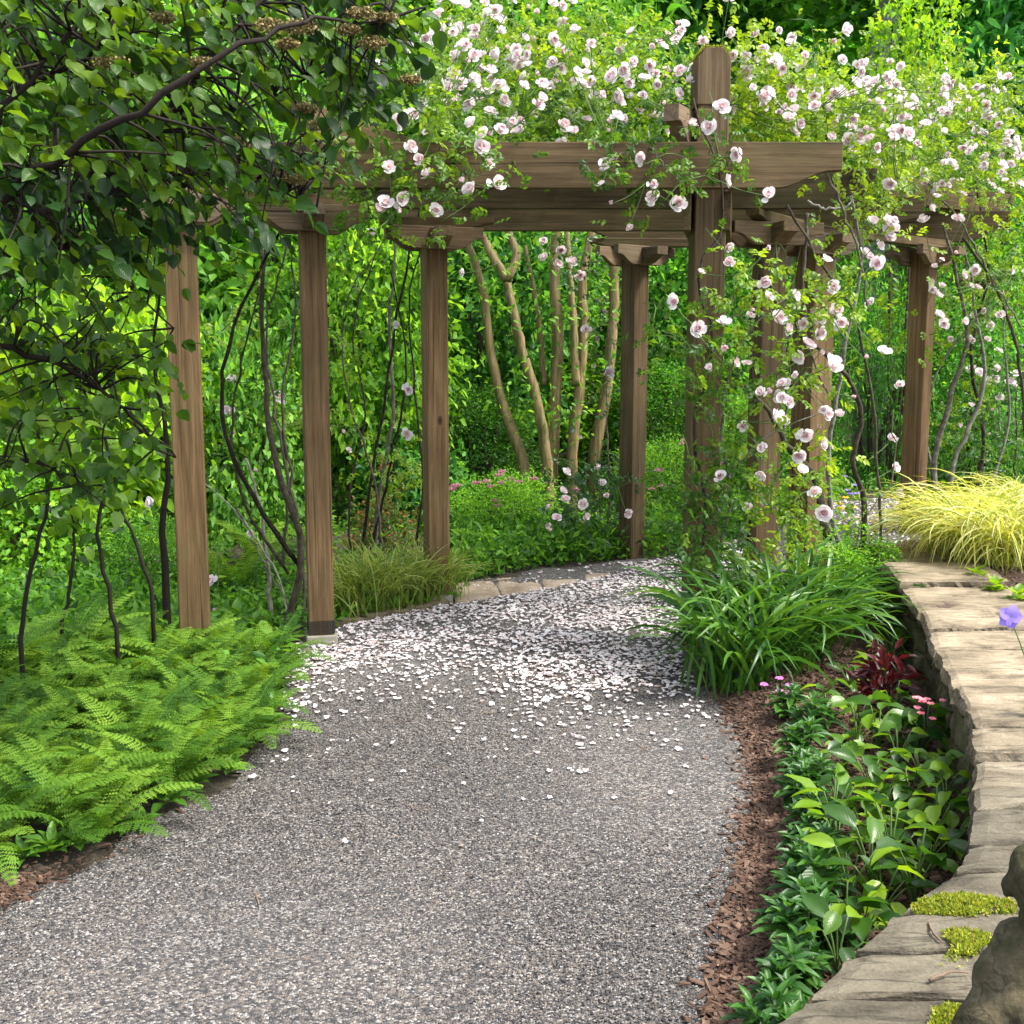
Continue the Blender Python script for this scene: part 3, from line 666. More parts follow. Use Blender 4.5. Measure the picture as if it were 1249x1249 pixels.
ZB0, ZB1 = 2.615, 2.86           # cross beams
ZP0 = 2.545                      # underside of plates / top of brackets
ZC0 = 2.40                       # underside of brackets
POSTS = {}
for nm, px, s, rot, w_, zt in [('a', 229, 222, 13, .165, ZP0), ('b', 386, 208, 13, .15, ZP0), ('c', 531, 178, 20, .15, ZP0), ('d', 772, 151, 38, .155, ZP0),
                           ('t', 857, 209, 3, .178, 3.47), ('e', 932, 184, 14, .165, ZP0), ('f', 988, 168, 30, .2, ZP0), ('g', 1117, 151, 46, .155, ZP0), ('k', 1186, 112, 50, .16, ZP0)]:
    Y = F / s * 1.0; X = (px - 624.5) / s; POSTS[nm] = (X, Y, rot)
    z0 = float(h(X, Y)); mb = MB(); a = w_ / 2; base = .0
    if nm in 'bc': base = .055
    if nm == 't':
        box(mb, (-a, -a, -.05), (a, a, 3.06 - z0), .006)
        # notch then wider cap block with chamfered top
        b_ = a * 1.04
        pr = [(-b_, 3.08 - z0), (b_, 3.08 - z0), (b_, 3.33 - z0), (b_ - .045, 3.385 - z0), (-b_ + .045, 3.385 - z0), (-b_, 3.33 - z0)]
        prism(mb, pr, -b_, b_, .005); box(mb, (-a * .9, -a * .9, 3.03 - z0), (a * .9, a * .9, 3.13 - z0), .0)
    else:
        box(mb, (-a, -a, base - (.05 if not base else 0)), (a, a, ZP0 - .02 - z0), .007)
    o = local_obj(mb, 'post', M['post'], X, Y, z0, R(rot), perg)
    if base:
        mb = MB(); box(mb, (-a - .018, -a - .018, -.05), (a + .018, a + .018, base), .01); p_ = local_obj(mb, 'plinth', M['plinth'], 0, 0, 0, 0, o)
    if nm == 'b':
        mb = MB()
        for k in range(7):
            zz = base + .012 + k * .012
            box(mb, (-a - .004, -a - .004, zz), (a + .004, a + .004, zz + .003), 0)
        for k in range(13):
            xx = -a + k * 2 * a / 12
            box(mb, (xx - .0015, -a - .0045, base + .01), (xx + .0015, a + .0045, base + .088), 0)
        local_obj(mb, 'wire_mesh', M['dark'], 0, 0, 0, 0, o)
    if nm == 't':
        mb = MB(); t = rng.random((2600, 1)); u = rng.uniform(-1, 1, (2600, 2)) * (a * 1.0)
        P = np.c_[u, np.where(np.abs(u[:, 0]) > a - .045, 3.34 + (a * 1.04 - np.abs(u[:, 0])) * 1.2, 3.387) - z0]
        leaves(mb, TPL_DIA, P, rdir(2600, .9), rdir(2600), rng.uniform(.008, .02, 2600), .008, rng.uniform(0, 1, 2600)); local_obj(mb, 'moss_cap', M['moss'], 0, 0, 0, 0, o)
    if nm != 't':      # scrolled brackets, crosswise pair
        for r_, zz, ln in ((0, ZP0, .31), (90, ZP0 - .012, .30)):
            th = .052 if r_ == 0 else .058
            for sgn in (-1, 1):
                mb = MB()
                if r_ == 0:
                    c0 = sgn * (a + th / 2 + .001)
                    prism(mb, ogee(-ln, ln, ZC0 - z0, zz - z0, .17, low=.5), c0 - th / 2, c0 + th / 2, .004)
                else:
                    q2 = []
                    for p in ogee(0, ln, ZC0 - z0 + .01, zz - z0, .17, left=False, low=.5):
                        p = (sgn * max(p[0], a + .003), p[1])
                        if not q2 or abs(p[0]-q2[-1][0]) + abs(p[1]-q2[-1][1]) > 1e-4: q2.append(p)
                    prism(mb, q2, -th, th, .004)
                local_obj(mb, 'bracket', M['corbel'], X, Y, z0, R(rot + r_), perg)

# cross beams facing the camera
for Y, x0, x1 in [(6.52, -1.75, 1.81), (7.42, -1.55, 2.28), (8.75, -.85, 3.05), (9.6, .55, 4.05)]:
    mb = MB(); prism(mb, ogee(x0, x1, ZB0, ZB1, .36, low=.62), -.035, .035, .004)
    o = local_obj(mb, 'cross_beam', M['beam'], 0, Y, 0, 0, perg)
# long plates lying on the brackets
def plate(a, b, th, z0, z1, ext=.35, off=0.0):
    ax, ay = POSTS[a][:2]; bx, by = POSTS[b][:2]; d = np.array([bx - ax, by - ay]); L_ = np.linalg.norm(d); d /= L_
    nrm = np.array([-d[1], d[0]]) * off
    mb = MB(); prism(mb, ogee(-ext, L_ + ext, z0, z1, .15, low=.6), -th, th, .004)
    local_obj(mb, 'plate_beam', M['beam'], ax + nrm[0], ay + nrm[1], 0, math.atan2(d[1], d[0]), perg)
plate('a', 'b', .045, ZP0 + .001, ZB0 - .003); mb = MB(); prism(mb, ogee(-.36, .55, ZP0 + .001, ZB0 - .003, .15, low=.6), -.045, .045, .004); local_obj(mb, 'plate_beam', M['beam'], POSTS['d'][0], POSTS['d'][1], 0, R(4), perg)
mb = MB(); prism(mb, ogee(-.36, .4, ZP0 + .001, ZB0 - .003, .15, low=.6), -.045, .045, .004); local_obj(mb, 'plate_beam', M['beam'], POSTS['c'][0], POSTS['c'][1], 0, R(4), perg)
for sx in (-.112, .112):
    mb = MB(); box(mb, (-.12, -.021, 2.40), (.95, .021, ZB0 - .003), .004); local_obj(mb, 'plank', M['beam'], POSTS['t'][0] + sx, POSTS['t'][1], 0, R(79), perg)
plate('e', 'f', .045, ZP0 + .002, ZB0 - .004, .3); plate('f', 'g', .044, ZP0 + .001, ZB0 - .003, .35)
# purlin on top with a shaped end
mb = MB(); prism(mb, ogee(-.22, 3.1, ZB1 + .002, ZB1 + .2, .2, right=False, low=.45), -.045, .045, .006)
local_obj(mb, 'purlin', M['corbel'], .97, 6.68, 0, R(62), perg)
mb = MB(); prism(mb, ogee(-.3, 2.6, ZB1 + .002, ZB1 + .19, .2, low=.45), -.045, .045, .006)
local_obj(mb, 'purlin', M['beam'], -1.05, 6.6, 0, R(66), perg)
mb = MB(); prism(mb, ogee(-.3, 2.4, ZB1 + .002, ZB1 + .19, .2, low=.45), -.045, .045, .006)
local_obj(mb, 'purlin', M['beam'], 2.35, 8.6, 0, R(38), perg)

# flagstone edging on the far side of the bend, small stones by the sedges
ft = thing('flagstone_edging', gpt(640, 705), 'tan flagstones edging the far bend of the path below the spirea', 'paving')
fp = [(548, 711), (600, 699), (650, 691), (700, 684), (752, 680)]; fq = [(556, 738), (612, 728), (665, 719), (715, 709), (765, 700)]
for i in range(4):
    A, B, C, D = [gpt(*p)[:2] for p in (fq[i], fq[i+1], fp[i+1], fp[i])]
    g = (B - A) * .015; mb = MB(); z_ = float(h(*A)); slab(mb, A + g, B - g, C - g, D + g, z_ - .03, z_ + .018, 16, 10, .010, seed=60 + i); mb.build('flagstone', M['flag'], ft, False)
et = thing('edging_stones', gpt(480, 752), 'row of brown stones edging the sedge clump between two posts', 'edging stones')
for i, px in enumerate((432, 462, 490, 515, 540)):
    p = gpt(px, 764 - (px - 420) * .20)[:2] + np.array([-.02, .03]); t = np.array([.085, .045]); n_ = np.array([-.05, .09]) * .6
    mb = MB(); slab(mb, p - t, p + t, p + t + n_, p - t + n_, -.05, .018 + rng.uniform(0, .02), 9, 6, .012, seed=80 + i); mb.build('stone', M['flag'], et, False).color = (.5, .5, .45, 1)

# ------------------------------------------------------------------ fallen petals
def petals(mb, P, s, rnd):
    n = len(P); b = np.array([(x, y, .28 * (x*x + y*y)) for y in (-1, 0, 1) for x in (-1, 0, 1)], float)
    b[:, 0] *= np.repeat([.55, 1, .8], 3); Q = np.array([(0,1,4,3),(1,2,5,4),(3,4,7,6),(4,5,8,7)])
    v = b[None] * s[:, None, None] * np.stack([rng.uniform(.7, 1.1, n), rng.uniform(.6, 1.25, n), rng.uniform(-1.5, 2.2, n)], -1)[:, None]
    a = rng.uniform(0, 6.28, n); t = rng.normal(0, .22, n)
    z = v[..., 2] + np.sin(t)[:, None] * v[..., 0]
    x = v[..., 0] * np.cos(a)[:, None] - v[..., 1] * np.sin(a)[:, None]; y = v[..., 0] * np.sin(a)[:, None] + v[..., 1] * np.cos(a)[:, None]
    V = np.stack([x, y, z], -1) + P[:, None]; mn = V[..., 2].min(1, keepdims=True) - P[:, None, 2]; V[..., 2] -= mn - .003
    mb.add(V.reshape(-1, 3), None, (Q[None] + (np.arange(n) * 9)[:, None, None]).reshape(-1, 4), np.repeat(rnd, 9))
def petal_w(q):
    d = np.array([mnoise.fractal(Vector((a * 2.3, b * 2.3, 0)), 1, 2, 3) for a, b in q])
    return np.clip(.75 + d * .75, .05, 1) * np.clip(np.clip((q[:, 1] - 4.6 + .25 * np.sin(q[:, 0] * 3)) / 1.6, .0, 1) ** 2.6, .012, 1)
PR = np.array([gpt(*p)[:2] for p in [(300, 960), (345, 800), (380, 772), (430, 762), (560, 735), (570, 712), (700, 690), (800, 684), (900, 660), (930, 720), (830, 790), (850, 845), (900, 880), (800, 940), (600, 960), (450, 980)]])
q = sample_poly(PR, 9800, petal_w)
q2 = sample_poly(np.array([gpt(*p)[:2] for p in [(1020, 690), (960, 660), (1020, 612), (1120, 606), (1200, 610), (1130, 668)]]), 1500)
q3 = sample_poly(np.array([gpt(*p)[:2] for p in [(250, 1020), (310, 900), (560, 850), (860, 860), (830, 1000), (640, 1000), (500, 1050)]]), 45)
q = np.concatenate([q, q2, q3]); mb = MB()
FLG = np.array([gpt(*p)[:2] for p in fp + fq[::-1]]); q = q[~inpoly(q[:, 0], q[:, 1], FLG) | (rng.random(len(q)) < .1)]
q = q[inpoly(q[:, 0], q[:, 1], PATH) | (rng.random(len(q)) < .4)]
petals(mb, np.c_[q, h(q[:, 0], q[:, 1]) + .006], rng.uniform(.0055, .0155, len(q)), np.clip(rng.beta(2, 1, len(q)), 0, 1))
tag(mb.build('fallen_petals', M['petal']), 'carpet of white and pale pink rose petals fallen on the path', 'petals', kind='stuff')

mb = MB(); n_ = 130; q = sample_poly(PATH, n_ * 3); q = q[(q[:, 1] > 2.6) & (q[:, 1] < 8)][:n_]; m_ = len(q)
leaves(mb, TPL_OVAL, np.c_[q, h(q[:, 0], q[:, 1]) + .007], np.c_[rng.normal(size=(m_, 2)), np.full(m_, .05)], np.c_[rng.normal(0, .25, (m_, 2)), np.ones(m_)], rng.uniform(.008, .026, m_), rng.uniform(.003, .012, m_), rng.random(m_))
for _ in range(16):
    p = q[rng.integers(0, m_)]; a_ = rng.uniform(0, 6.28); d_ = np.array([math.cos(a_), math.sin(a_), 0]) * rng.uniform(.03, .07); p = np.array([p[0], p[1], float(h(*p)) + .008])
    tube(mb, smooth_path([p - d_, p + rng.normal(0, .004, 3) * [1, 1, 0], p + d_], 5), [.0022, .0014], 5, rng.random())
tag(mb.build('leaf_litter', M['twig']), 'scattered dry leaf bits and twigs lying on the gravel', 'litter', kind='stuff')

# ------------------------------------------------------------------ generic foliage crowns (unit radius)
def crown(n_cl, per, leafl, leafw, tpl, clr=.2, shell=.55, flat=0.0, droop=.2, irregular=.25, upb=.6):
    mb = MB(); c = rdir(n_cl); r = rng.uniform(shell ** 3, 1, n_cl) ** (1 / 3)
    bump = 1 + irregular * np.array([mnoise.noise(Vector(v * 1.7) + Vector((len(mb.v), n_cl * .1, per))) for v in c])
    c = c * (r * bump)[:, None]
    P = np.repeat(c, per, 0) + rng.normal(0, clr, (n_cl * per, 3)) * np.array([1, 1, .75])
    out = unit(P - np.repeat(c * .75, per, 0) + np.array([0, 0, .05]))
    D = unit(out + rng.normal(0, .5, P.shape) + np.array([0, 0, -droop]))
    Nn = unit(rng.normal(0, .45, P.shape) + np.array([0, 0, upb]) + unit(P) * .5)
    cr = np.repeat(rng.uniform(.1, .75, n_cl), per)
    n = len(P); k = rng.uniform(.7, 1.25, n)
    leaves(mb, tpl, P, D, Nn, leafl * k, leafw * k, np.clip(cr + rng.normal(0, .15, n), 0, 1)); return mb

CR = {
 'fine': crown(230, 60, .055, .03, TPL_DIA, .13).mesh('fine_crown', M['foliage']),
 'mid': crown(190, 42, .095, .055, TPL_DIA, .15).mesh('mid_crown', M['foliage']),
 'broad': crown(150, 30, .14, .085, TPL_OVAL, .17).mesh('broad_crown', M['foliage']),
 'lance': crown(200, 34, .17, .045, TPL_LANCE, .14, droop=.5).mesh('lance_crown', M['foliage']),
 'needle': crown(260, 70, .07, .012, TPL_DIA, .11, droop=.7).mesh('needle_crown', M['foliage']),
 'open': crown(70, 34, .10, .055, TPL_OVAL, .13, shell=.3, irregular=.5).mesh('open_crown', M['foliage']),
}
def bush(name, kind, px, py, Y, rx, ry, rz, tint, label, cat, trunk=True, rot=None, group=None, tm='tree_bark', tr=.05):
    c = at(px, py, Y); gz = float(h(c[0], c[1])); t = thing(name, (c[0], c[1], gz), label, cat, group)
    o = bpy.data.objects.new('crown' if 'tree' in name or 'conifer' in name or 'sapling' in name else 'foliage', CR[kind]); COL.objects.link(o); o.parent = t
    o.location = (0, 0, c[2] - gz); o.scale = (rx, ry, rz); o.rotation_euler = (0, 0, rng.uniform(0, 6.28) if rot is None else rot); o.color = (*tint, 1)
    mb = MB(); zt = c[2] - gz
    if tr > .07:
        tube(mb, smooth_path([(0, 0, -.1), (.05, 0, zt * .5), (0, .05, zt)], 10, tr * .15) + np.array(t.location), [tr, tr * .75, tr * .4], 9)
    else:
        for k in range(5):
            a = rng.uniform(0, 6.28); e = np.array([math.cos(a) * rx * .4, math.sin(a) * ry * .4, zt + rz * .3])
            tube(mb, smooth_path([(e[0] * .15, e[1] * .15, -.05), e * .55 + rng.normal(0, .05, 3), e], 8, .01) + np.array(t.location), [tr * .6, tr * .25], 6)
    mb.build('trunk' if tr > .07 else 'stems', M[tm], t)
    return t

G0 = (1, 1, 1)
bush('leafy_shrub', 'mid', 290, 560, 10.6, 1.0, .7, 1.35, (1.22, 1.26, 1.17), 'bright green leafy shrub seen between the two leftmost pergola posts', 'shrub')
bush('leafy_shrub', 'broad', 130, 520, 9.6, .95, .7, 1.1, (2.20, 1.74, 0.72), 'yellow green shrub tinted bright as if sunlit behind the shaded viburnum leaves', 'shrub')  # strong yellow tint stands in for sunlight on the leaves
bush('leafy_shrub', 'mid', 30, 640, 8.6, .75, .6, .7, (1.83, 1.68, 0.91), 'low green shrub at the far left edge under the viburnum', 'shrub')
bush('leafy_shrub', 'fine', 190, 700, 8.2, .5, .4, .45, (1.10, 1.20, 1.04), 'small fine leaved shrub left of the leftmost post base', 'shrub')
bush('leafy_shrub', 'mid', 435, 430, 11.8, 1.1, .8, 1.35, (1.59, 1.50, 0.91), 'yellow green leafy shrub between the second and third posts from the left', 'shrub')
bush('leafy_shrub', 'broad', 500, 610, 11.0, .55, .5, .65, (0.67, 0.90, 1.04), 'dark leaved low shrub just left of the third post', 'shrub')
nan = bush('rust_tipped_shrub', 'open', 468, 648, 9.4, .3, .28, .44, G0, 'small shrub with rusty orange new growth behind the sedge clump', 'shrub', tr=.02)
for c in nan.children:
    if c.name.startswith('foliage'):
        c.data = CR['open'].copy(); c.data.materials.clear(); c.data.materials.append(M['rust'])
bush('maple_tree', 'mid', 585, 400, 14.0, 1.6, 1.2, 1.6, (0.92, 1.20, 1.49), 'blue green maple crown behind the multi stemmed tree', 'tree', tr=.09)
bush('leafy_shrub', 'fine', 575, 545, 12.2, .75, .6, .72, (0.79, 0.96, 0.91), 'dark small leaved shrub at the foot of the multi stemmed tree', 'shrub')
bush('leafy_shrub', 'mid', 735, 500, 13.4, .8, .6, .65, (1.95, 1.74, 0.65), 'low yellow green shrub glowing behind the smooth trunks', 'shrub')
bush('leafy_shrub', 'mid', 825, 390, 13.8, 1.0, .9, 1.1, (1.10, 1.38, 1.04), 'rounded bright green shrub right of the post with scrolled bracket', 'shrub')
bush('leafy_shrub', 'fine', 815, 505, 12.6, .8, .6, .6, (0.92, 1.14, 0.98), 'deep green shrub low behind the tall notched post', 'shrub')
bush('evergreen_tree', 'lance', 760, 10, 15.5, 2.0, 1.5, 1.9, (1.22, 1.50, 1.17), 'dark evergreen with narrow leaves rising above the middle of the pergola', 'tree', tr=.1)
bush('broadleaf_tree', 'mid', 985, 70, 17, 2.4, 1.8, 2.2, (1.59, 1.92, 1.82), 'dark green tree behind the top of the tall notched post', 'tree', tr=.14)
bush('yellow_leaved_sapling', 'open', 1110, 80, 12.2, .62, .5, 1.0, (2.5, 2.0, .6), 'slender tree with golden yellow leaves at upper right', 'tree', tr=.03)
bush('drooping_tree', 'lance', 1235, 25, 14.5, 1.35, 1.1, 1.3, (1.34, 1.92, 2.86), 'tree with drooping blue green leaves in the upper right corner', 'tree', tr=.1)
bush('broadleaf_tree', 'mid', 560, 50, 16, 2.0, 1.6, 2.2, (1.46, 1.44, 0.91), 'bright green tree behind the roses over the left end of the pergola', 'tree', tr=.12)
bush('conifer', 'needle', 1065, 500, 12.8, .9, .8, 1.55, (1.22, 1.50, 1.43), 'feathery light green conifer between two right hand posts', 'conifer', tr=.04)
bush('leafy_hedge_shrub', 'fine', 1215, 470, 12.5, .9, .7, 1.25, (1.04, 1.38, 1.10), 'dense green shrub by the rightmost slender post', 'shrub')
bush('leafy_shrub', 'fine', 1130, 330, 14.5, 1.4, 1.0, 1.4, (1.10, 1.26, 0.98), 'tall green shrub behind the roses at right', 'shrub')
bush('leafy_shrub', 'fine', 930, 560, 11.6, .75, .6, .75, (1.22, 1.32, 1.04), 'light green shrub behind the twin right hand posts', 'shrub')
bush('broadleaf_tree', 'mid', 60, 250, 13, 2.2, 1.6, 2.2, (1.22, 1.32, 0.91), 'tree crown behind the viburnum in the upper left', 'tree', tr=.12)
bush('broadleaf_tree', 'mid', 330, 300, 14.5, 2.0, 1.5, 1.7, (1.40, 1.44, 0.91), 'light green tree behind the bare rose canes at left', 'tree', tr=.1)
sp = bush('spirea', 'fine', 625, 640, 10.3, .78, .55, .50, (1.52, 1.50, 0.98), 'mounded light green spirea with small pink flower heads beside the flagstones', 'spirea', tr=.02)
sp2 = bush('spirea', 'fine', 815, 600, 11.2, .62, .55, .55, (1.40, 1.44, 0.98), 'green spirea with pink heads right of the post with scrolled bracket', 'spirea', tr=.02)
for s_, n_, r_ in ((sp, 22, (.78, .55, .5)), (sp2, 14, (.62, .55, .55))):
    for k in range(n_):
        d = rdir(1)[0]; d[2] = abs(d[2]); d[1] = -abs(d[1]); p = d * np.array(r_) * .98
        fol = [c for c in s_.children if c.name.startswith('foliage')][0]
        if k == 0:
            mb = MB(); m_ = 90; P = rng.normal(0, .5, (m_, 3)) * np.array([.035, .035, .012]); leaves(mb, TPL_DIA, P, rdir(m_, .6), rdir(m_, .5), .014, .013, rng.random(m_)); HEADM = mb.mesh('flower_head', M['pinkbloom'])
        o = bpy.data.objects.new('flower_head', HEADM); COL.objects.link(o); o.parent = s_; o.location = Vector(p) + fol.location

bush('leafy_plant', 'open', 1062, 682, 7.05, .24, .2, .17, (1.3, 1.4, .8), 'small yellow green leafy plant tucked against the far end of the stone wall', 'plant', tr=.01)
bush('leafy_plant', 'open', 1020, 690, 6.9, .22, .2, .17, (1.5, 1.5, .7), 'yellow green leafy plant behind the daylily under the lichen spotted canes', 'plant', tr=.01)

# woodland mass on the slope
mb = MB()
for k in range(120):
    Y = rng.uniform(17.5, 34); X = rng.uniform(-1, 1) * (Y * .62 + 2); Z = h(X, Y) + rng.uniform(.2, 5.5)
    if abs(X) < Y * .5 and Z > 1.72 + Y * .42: continue
    rr = rng.uniform(1.2, 2.6); m_ = 1000
    d = rdir(m_); d[:, 1] = -np.abs(d[:, 1]) * .9
    P = np.array([X, Y, Z]) + d * rr * rng.uniform(.75, 1.08, (m_, 1)) + rng.normal(0, .12, (m_, 3))
    L_ = rng.uniform(.10, .2, m_); leaves(mb, TPL_DIA, P, unit(rng.normal(size=(m_, 3)) + np.array([0, 0, -.4])), unit(rng.normal(0, .5, (m_, 3)) + np.array([0, -.3, .7])), L_, L_ * .6, np.clip(rng.uniform(.0, .8) + rng.normal(0, .15, m_), 0, 1))
wd = mb.build('woodland', M['foliage']); wd.color = (1.5, 1.75, 1.6, 1); tag(wd, 'dense green woodland filling the background behind the garden', 'woodland', kind='stuff')
# low ground cover
mb = MB(); m_ = 42000
X = rng.uniform(-8, 8, m_); Y = rng.uniform(5.5, 17, m_); k = ~inpoly(X, Y, PATH) & ~((X > 1.2) & (Y < 8.8)); X, Y = X[k], Y[k]; m_ = len(X)
P = np.c_[X, Y, h(X, Y) + np.abs(rng.normal(0, .09, m_))]
for poly_, n_, hh in [([(545, 716), (600, 703), (690, 688), (765, 682), (770, 650), (550, 660)], 5200, .22), ([(780, 684), (870, 668), (960, 640), (1020, 612), (1020, 585), (790, 640)], 5000, .28), ([(250, 790), (350, 775), (545, 735), (540, 690), (250, 700)], 3500, .10), ([(-60, 812), (240, 795), (240, 715), (-60, 715)], 5500, .22), ([(-9, 2.6), (-3.6, 3.3), (-2.6, 5.2), (-2.6, 6.5), (-9, 6.5)], 9000, -.2)]:
    g_ = np.array([gpt(*p)[:2] for p in poly_]) if hh >= 0 else np.array(poly_); hh = abs(hh); q = sample_poly(g_, n_); P = np.concatenate([P, np.c_[q, h(q[:, 0], q[:, 1]) + hh * rng.random(n_) ** 1.5]])
m_ = len(P)
leaves(mb, TPL_DIA, P, rdir(m_, .2), rdir(m_, 1.2), rng.uniform(.04, .10, m_), .036, np.clip(rng.normal(.5, .22, m_), 0, 1))
gc = mb.build('ground_cover', M['foliage']); gc.color = (.9, 1, .8, 1); tag(gc, 'low green ground cover under the shrubs behind the path', 'ground cover', kind='stuff')

# grey trunk at the right, behind
p = at(1066, 480, 14.2); t = thing('grey_trunk_tree', (p[0], p[1], float(h(p[0], p[1]))), 'old tree with broad pale grey trunk behind the right hand posts', 'tree')
mb = MB(); z0 = t.location[2]; tube(mb, smooth_path([(p[0], p[1], z0 - .1), (p[0] + .02, p[1], z0 + 2), (p[0] - .05, p[1], z0 + 4.5), (p[0], p[1], z0 + 7)], 18, .015), [.26, .20, .18, .14], 14, wob=.04); mb.build('trunk', M['greytrunk'], t)
o = bpy.data.objects.new('crown', CR['mid']); COL.objects.link(o); o.parent = t; o.location = (0, .5, 6.5); o.scale = (2.2, 1.6, 1.3); o.color = (1.3, 1.5, 1.2, 1)

# ------------------------------------------------------------------ multi-stemmed smooth barked tree
Yc = 11.8
base = at(668, 560, Yc); t = thing('multi_stemmed_tree', (base[0], base[1], float(h(base[0], base[1]))), 'tree with several smooth tan muscular trunks behind the far opening of the pergola', 'tree')
stems = [([(640, 575), (612, 490), (597, 420), (590, 360), (572, 300), (555, 255), (520, 150)], 11.6, .062, .035),
         ([(668, 575), (655, 490), (635, 420), (622, 360), (618, 342)], 11.5, .066, .05),
         ([(618, 342), (600, 310), (580, 270), (560, 200), (540, 100)], 11.5, .045, .03),
         ([(618, 342), (630, 315), (618, 275), (612, 220), (620, 120)], 11.5, .045, .03),
         ([(672, 575), (678, 480), (680, 400), (676, 330), (680, 270), (690, 180)], 11.9, .078, .05),
         ([(664, 470), (660, 420), (652, 360), (640, 300)], 12.0, .035, .025),
         ([(698, 545), (708, 460), (712, 400), (710, 340), (722, 280), (735, 180)], 11.8, .065, .045),
         ([(702, 470), (700, 400), (695, 330), (690, 260)], 11.7, .045, .03),
         ([(725, 560), (742, 460), (748, 390), (750, 320), (758, 260), (775, 160)], 12.2, .075, .05)]
for pts, Y, r0, r1 in stems:
    P = at([p[0] for p in pts], [p[1] for p in pts], np.linspace(Y, Y + .2, len(pts)))
    if pts[0][1] > 540: P = np.concatenate([[P[0] * [1, 1, 0] + [0, 0, t.location[2] - .05]], P])
    mb = MB(); tube(mb, smooth_path(P, 30, .0035), [r0 * 1.0, r0 * .82, (r0 + r1) / 2 * .84, r1 * .85], 14, wob=.035); mb.build('trunk', M['crape'], t)
mb = MB(); m_ = 1100; q = sample_poly([(560, 270), (770, 270), (775, 420), (740, 540), (640, 520), (600, 430)], m_); P = at(q[:, 0], q[:, 1], rng.uniform(11.0, 13, m_))
cl = rng.integers(0, 60, m_); P = P[:60][cl] + rng.normal(0, .13, (m_, 3))
leaves(mb, TPL_OVAL, P, rdir(m_, -.2), rdir(m_, .8), rng.uniform(.05, .09, m_), .035, np.clip(rng.normal(.55, .2, m_), 0, 1))
m_ = 3500; cc = np.array([base[0], base[1] + .3, 4.6]) + rdir(90) * np.array([2.0, 1.4, 1.1]) * rng.uniform(.5, 1, (90, 1)); P = cc[rng.integers(0, 90, m_)] + rng.normal(0, .2, (m_, 3))
leaves(mb, TPL_DIA, P, rdir(m_, -.2), rdir(m_, .8), rng.uniform(.06, .1, m_), .045, np.clip(rng.normal(.6, .2, m_), 0, 1))
o = mb.build('crown', M['foliage'], t); o.color = (1.1, 1.15, .75, 1)

# ------------------------------------------------------------------ roses
TPL_PET = leaf_tpl([0, .25, .55, .85, 1], [0, .32, .5, .46, .2], .35, -.3)
def rose_mesh(k, openn=1.0, skip=0):
    mb = MB(); loose = rng.uniform(.12, .32); drop = rng.integers(0, 3)
    for (n_, r0, el, ln, wd, rn) in [(6, .010, 18, .047, .05, .95), (6, .009, 40, .042, .046, .75), (6, .006, 60, .036, .04, .5), (5, .004, 74, .03, .03, .25), (4, .002, 84, .024, .022, .08)][skip:]:
        n_ = max(n_ - int(rng.integers(0, 2 + drop)), 3)
        a = np.linspace(0, 6.283, n_, endpoint=False) + rng.uniform(0, 6.28) + rng.normal(0, loose, n_)
        e = np.radians(el * (1.3 - .3 * openn)) + rng.normal(0, loose, n_)
        D = np.stack([np.cos(a) * np.cos(e), np.sin(a) * np.cos(e), np.sin(e)], -1)
        Nn = np.stack([-np.cos(a) * np.sin(e), -np.sin(a) * np.sin(e), np.cos(e)], -1)
        P = np.stack([np.cos(a) * r0, np.sin(a) * r0, np.full(n_, -.006 if el < 30 else 0)], -1)
        kk = rng.uniform(.85, 1.12, n_); leaves(mb, TPL_PET, P, D, Nn, ln * kk, wd * kk, np.clip(rn + rng.normal(0, .1, n_), 0, 1))
    return mb.mesh('rose_bloom', M['rose'])
ROSES = [rose_mesh(k, rng.uniform(.2, 1.8)) for k in range(14)] + [rose_mesh(k, .3, 2) for k in range(2)]
def bloom(parent, p, size, face=None):
    o = bpy.data.objects.new('rose_bloom', ROSES[rng.integers(0, len(ROSES))]); COL.objects.link(o); o.parent = parent
    o.location = Vector(p) - Vector(parent.location)
    d = face if face is not None else unit(np.array([rng.normal(0, .5), -.75 + rng.normal(0, .3), .35 + rng.normal(0, .4)]))
    e = Vector(d).to_track_quat('Z', 'Y').to_euler(); e.rotate_axis('Z', rng.uniform(0, 6.28)); o.rotation_euler = e
    k_ = size * .82 / .088; o.scale = (k_ * rng.uniform(.85, 1.1), k_ * rng.uniform(.85, 1.1), k_ * rng.uniform(.7, 1.3))
    return o
def px_path(pts, Y0, Y1, n=22, jit=.006):
    P = at([p[0] for p in pts], [p[1] for p in pts], np.linspace(Y0, Y1, len(pts))); return smooth_path(P, n, jit)

def rose_foliage(mb, poly, n, Y0, Y1, ncl=None, cr=.13, lo=.2, hi=.95, leaf=.034, wf=None):
    ncl = ncl or max(n // 14, 4)
    q = sample_poly(poly, ncl, wf); C = at(q[:, 0], q[:, 1], rng.uniform(Y0, Y1, ncl)); k = rng.integers(0, ncl, n)
    P = C[k] + rng.normal(0, cr, (n, 3)); D = unit(rng.normal(0, .7, (n, 3)) + np.array([0, -.25, -.1])); Nn = unit(rng.normal(0, .5, (n, 3)) + np.array([0, -.25, .8]))
    cv = rng.uniform(lo, hi, ncl)[k]
    sprays(mb, P, D, Nn, rng.uniform(.06, .10, n), leaf, leaf * .62, np.clip(cv + rng.normal(0, .08, n), 0, 1), TPL_OVAL)
    return C

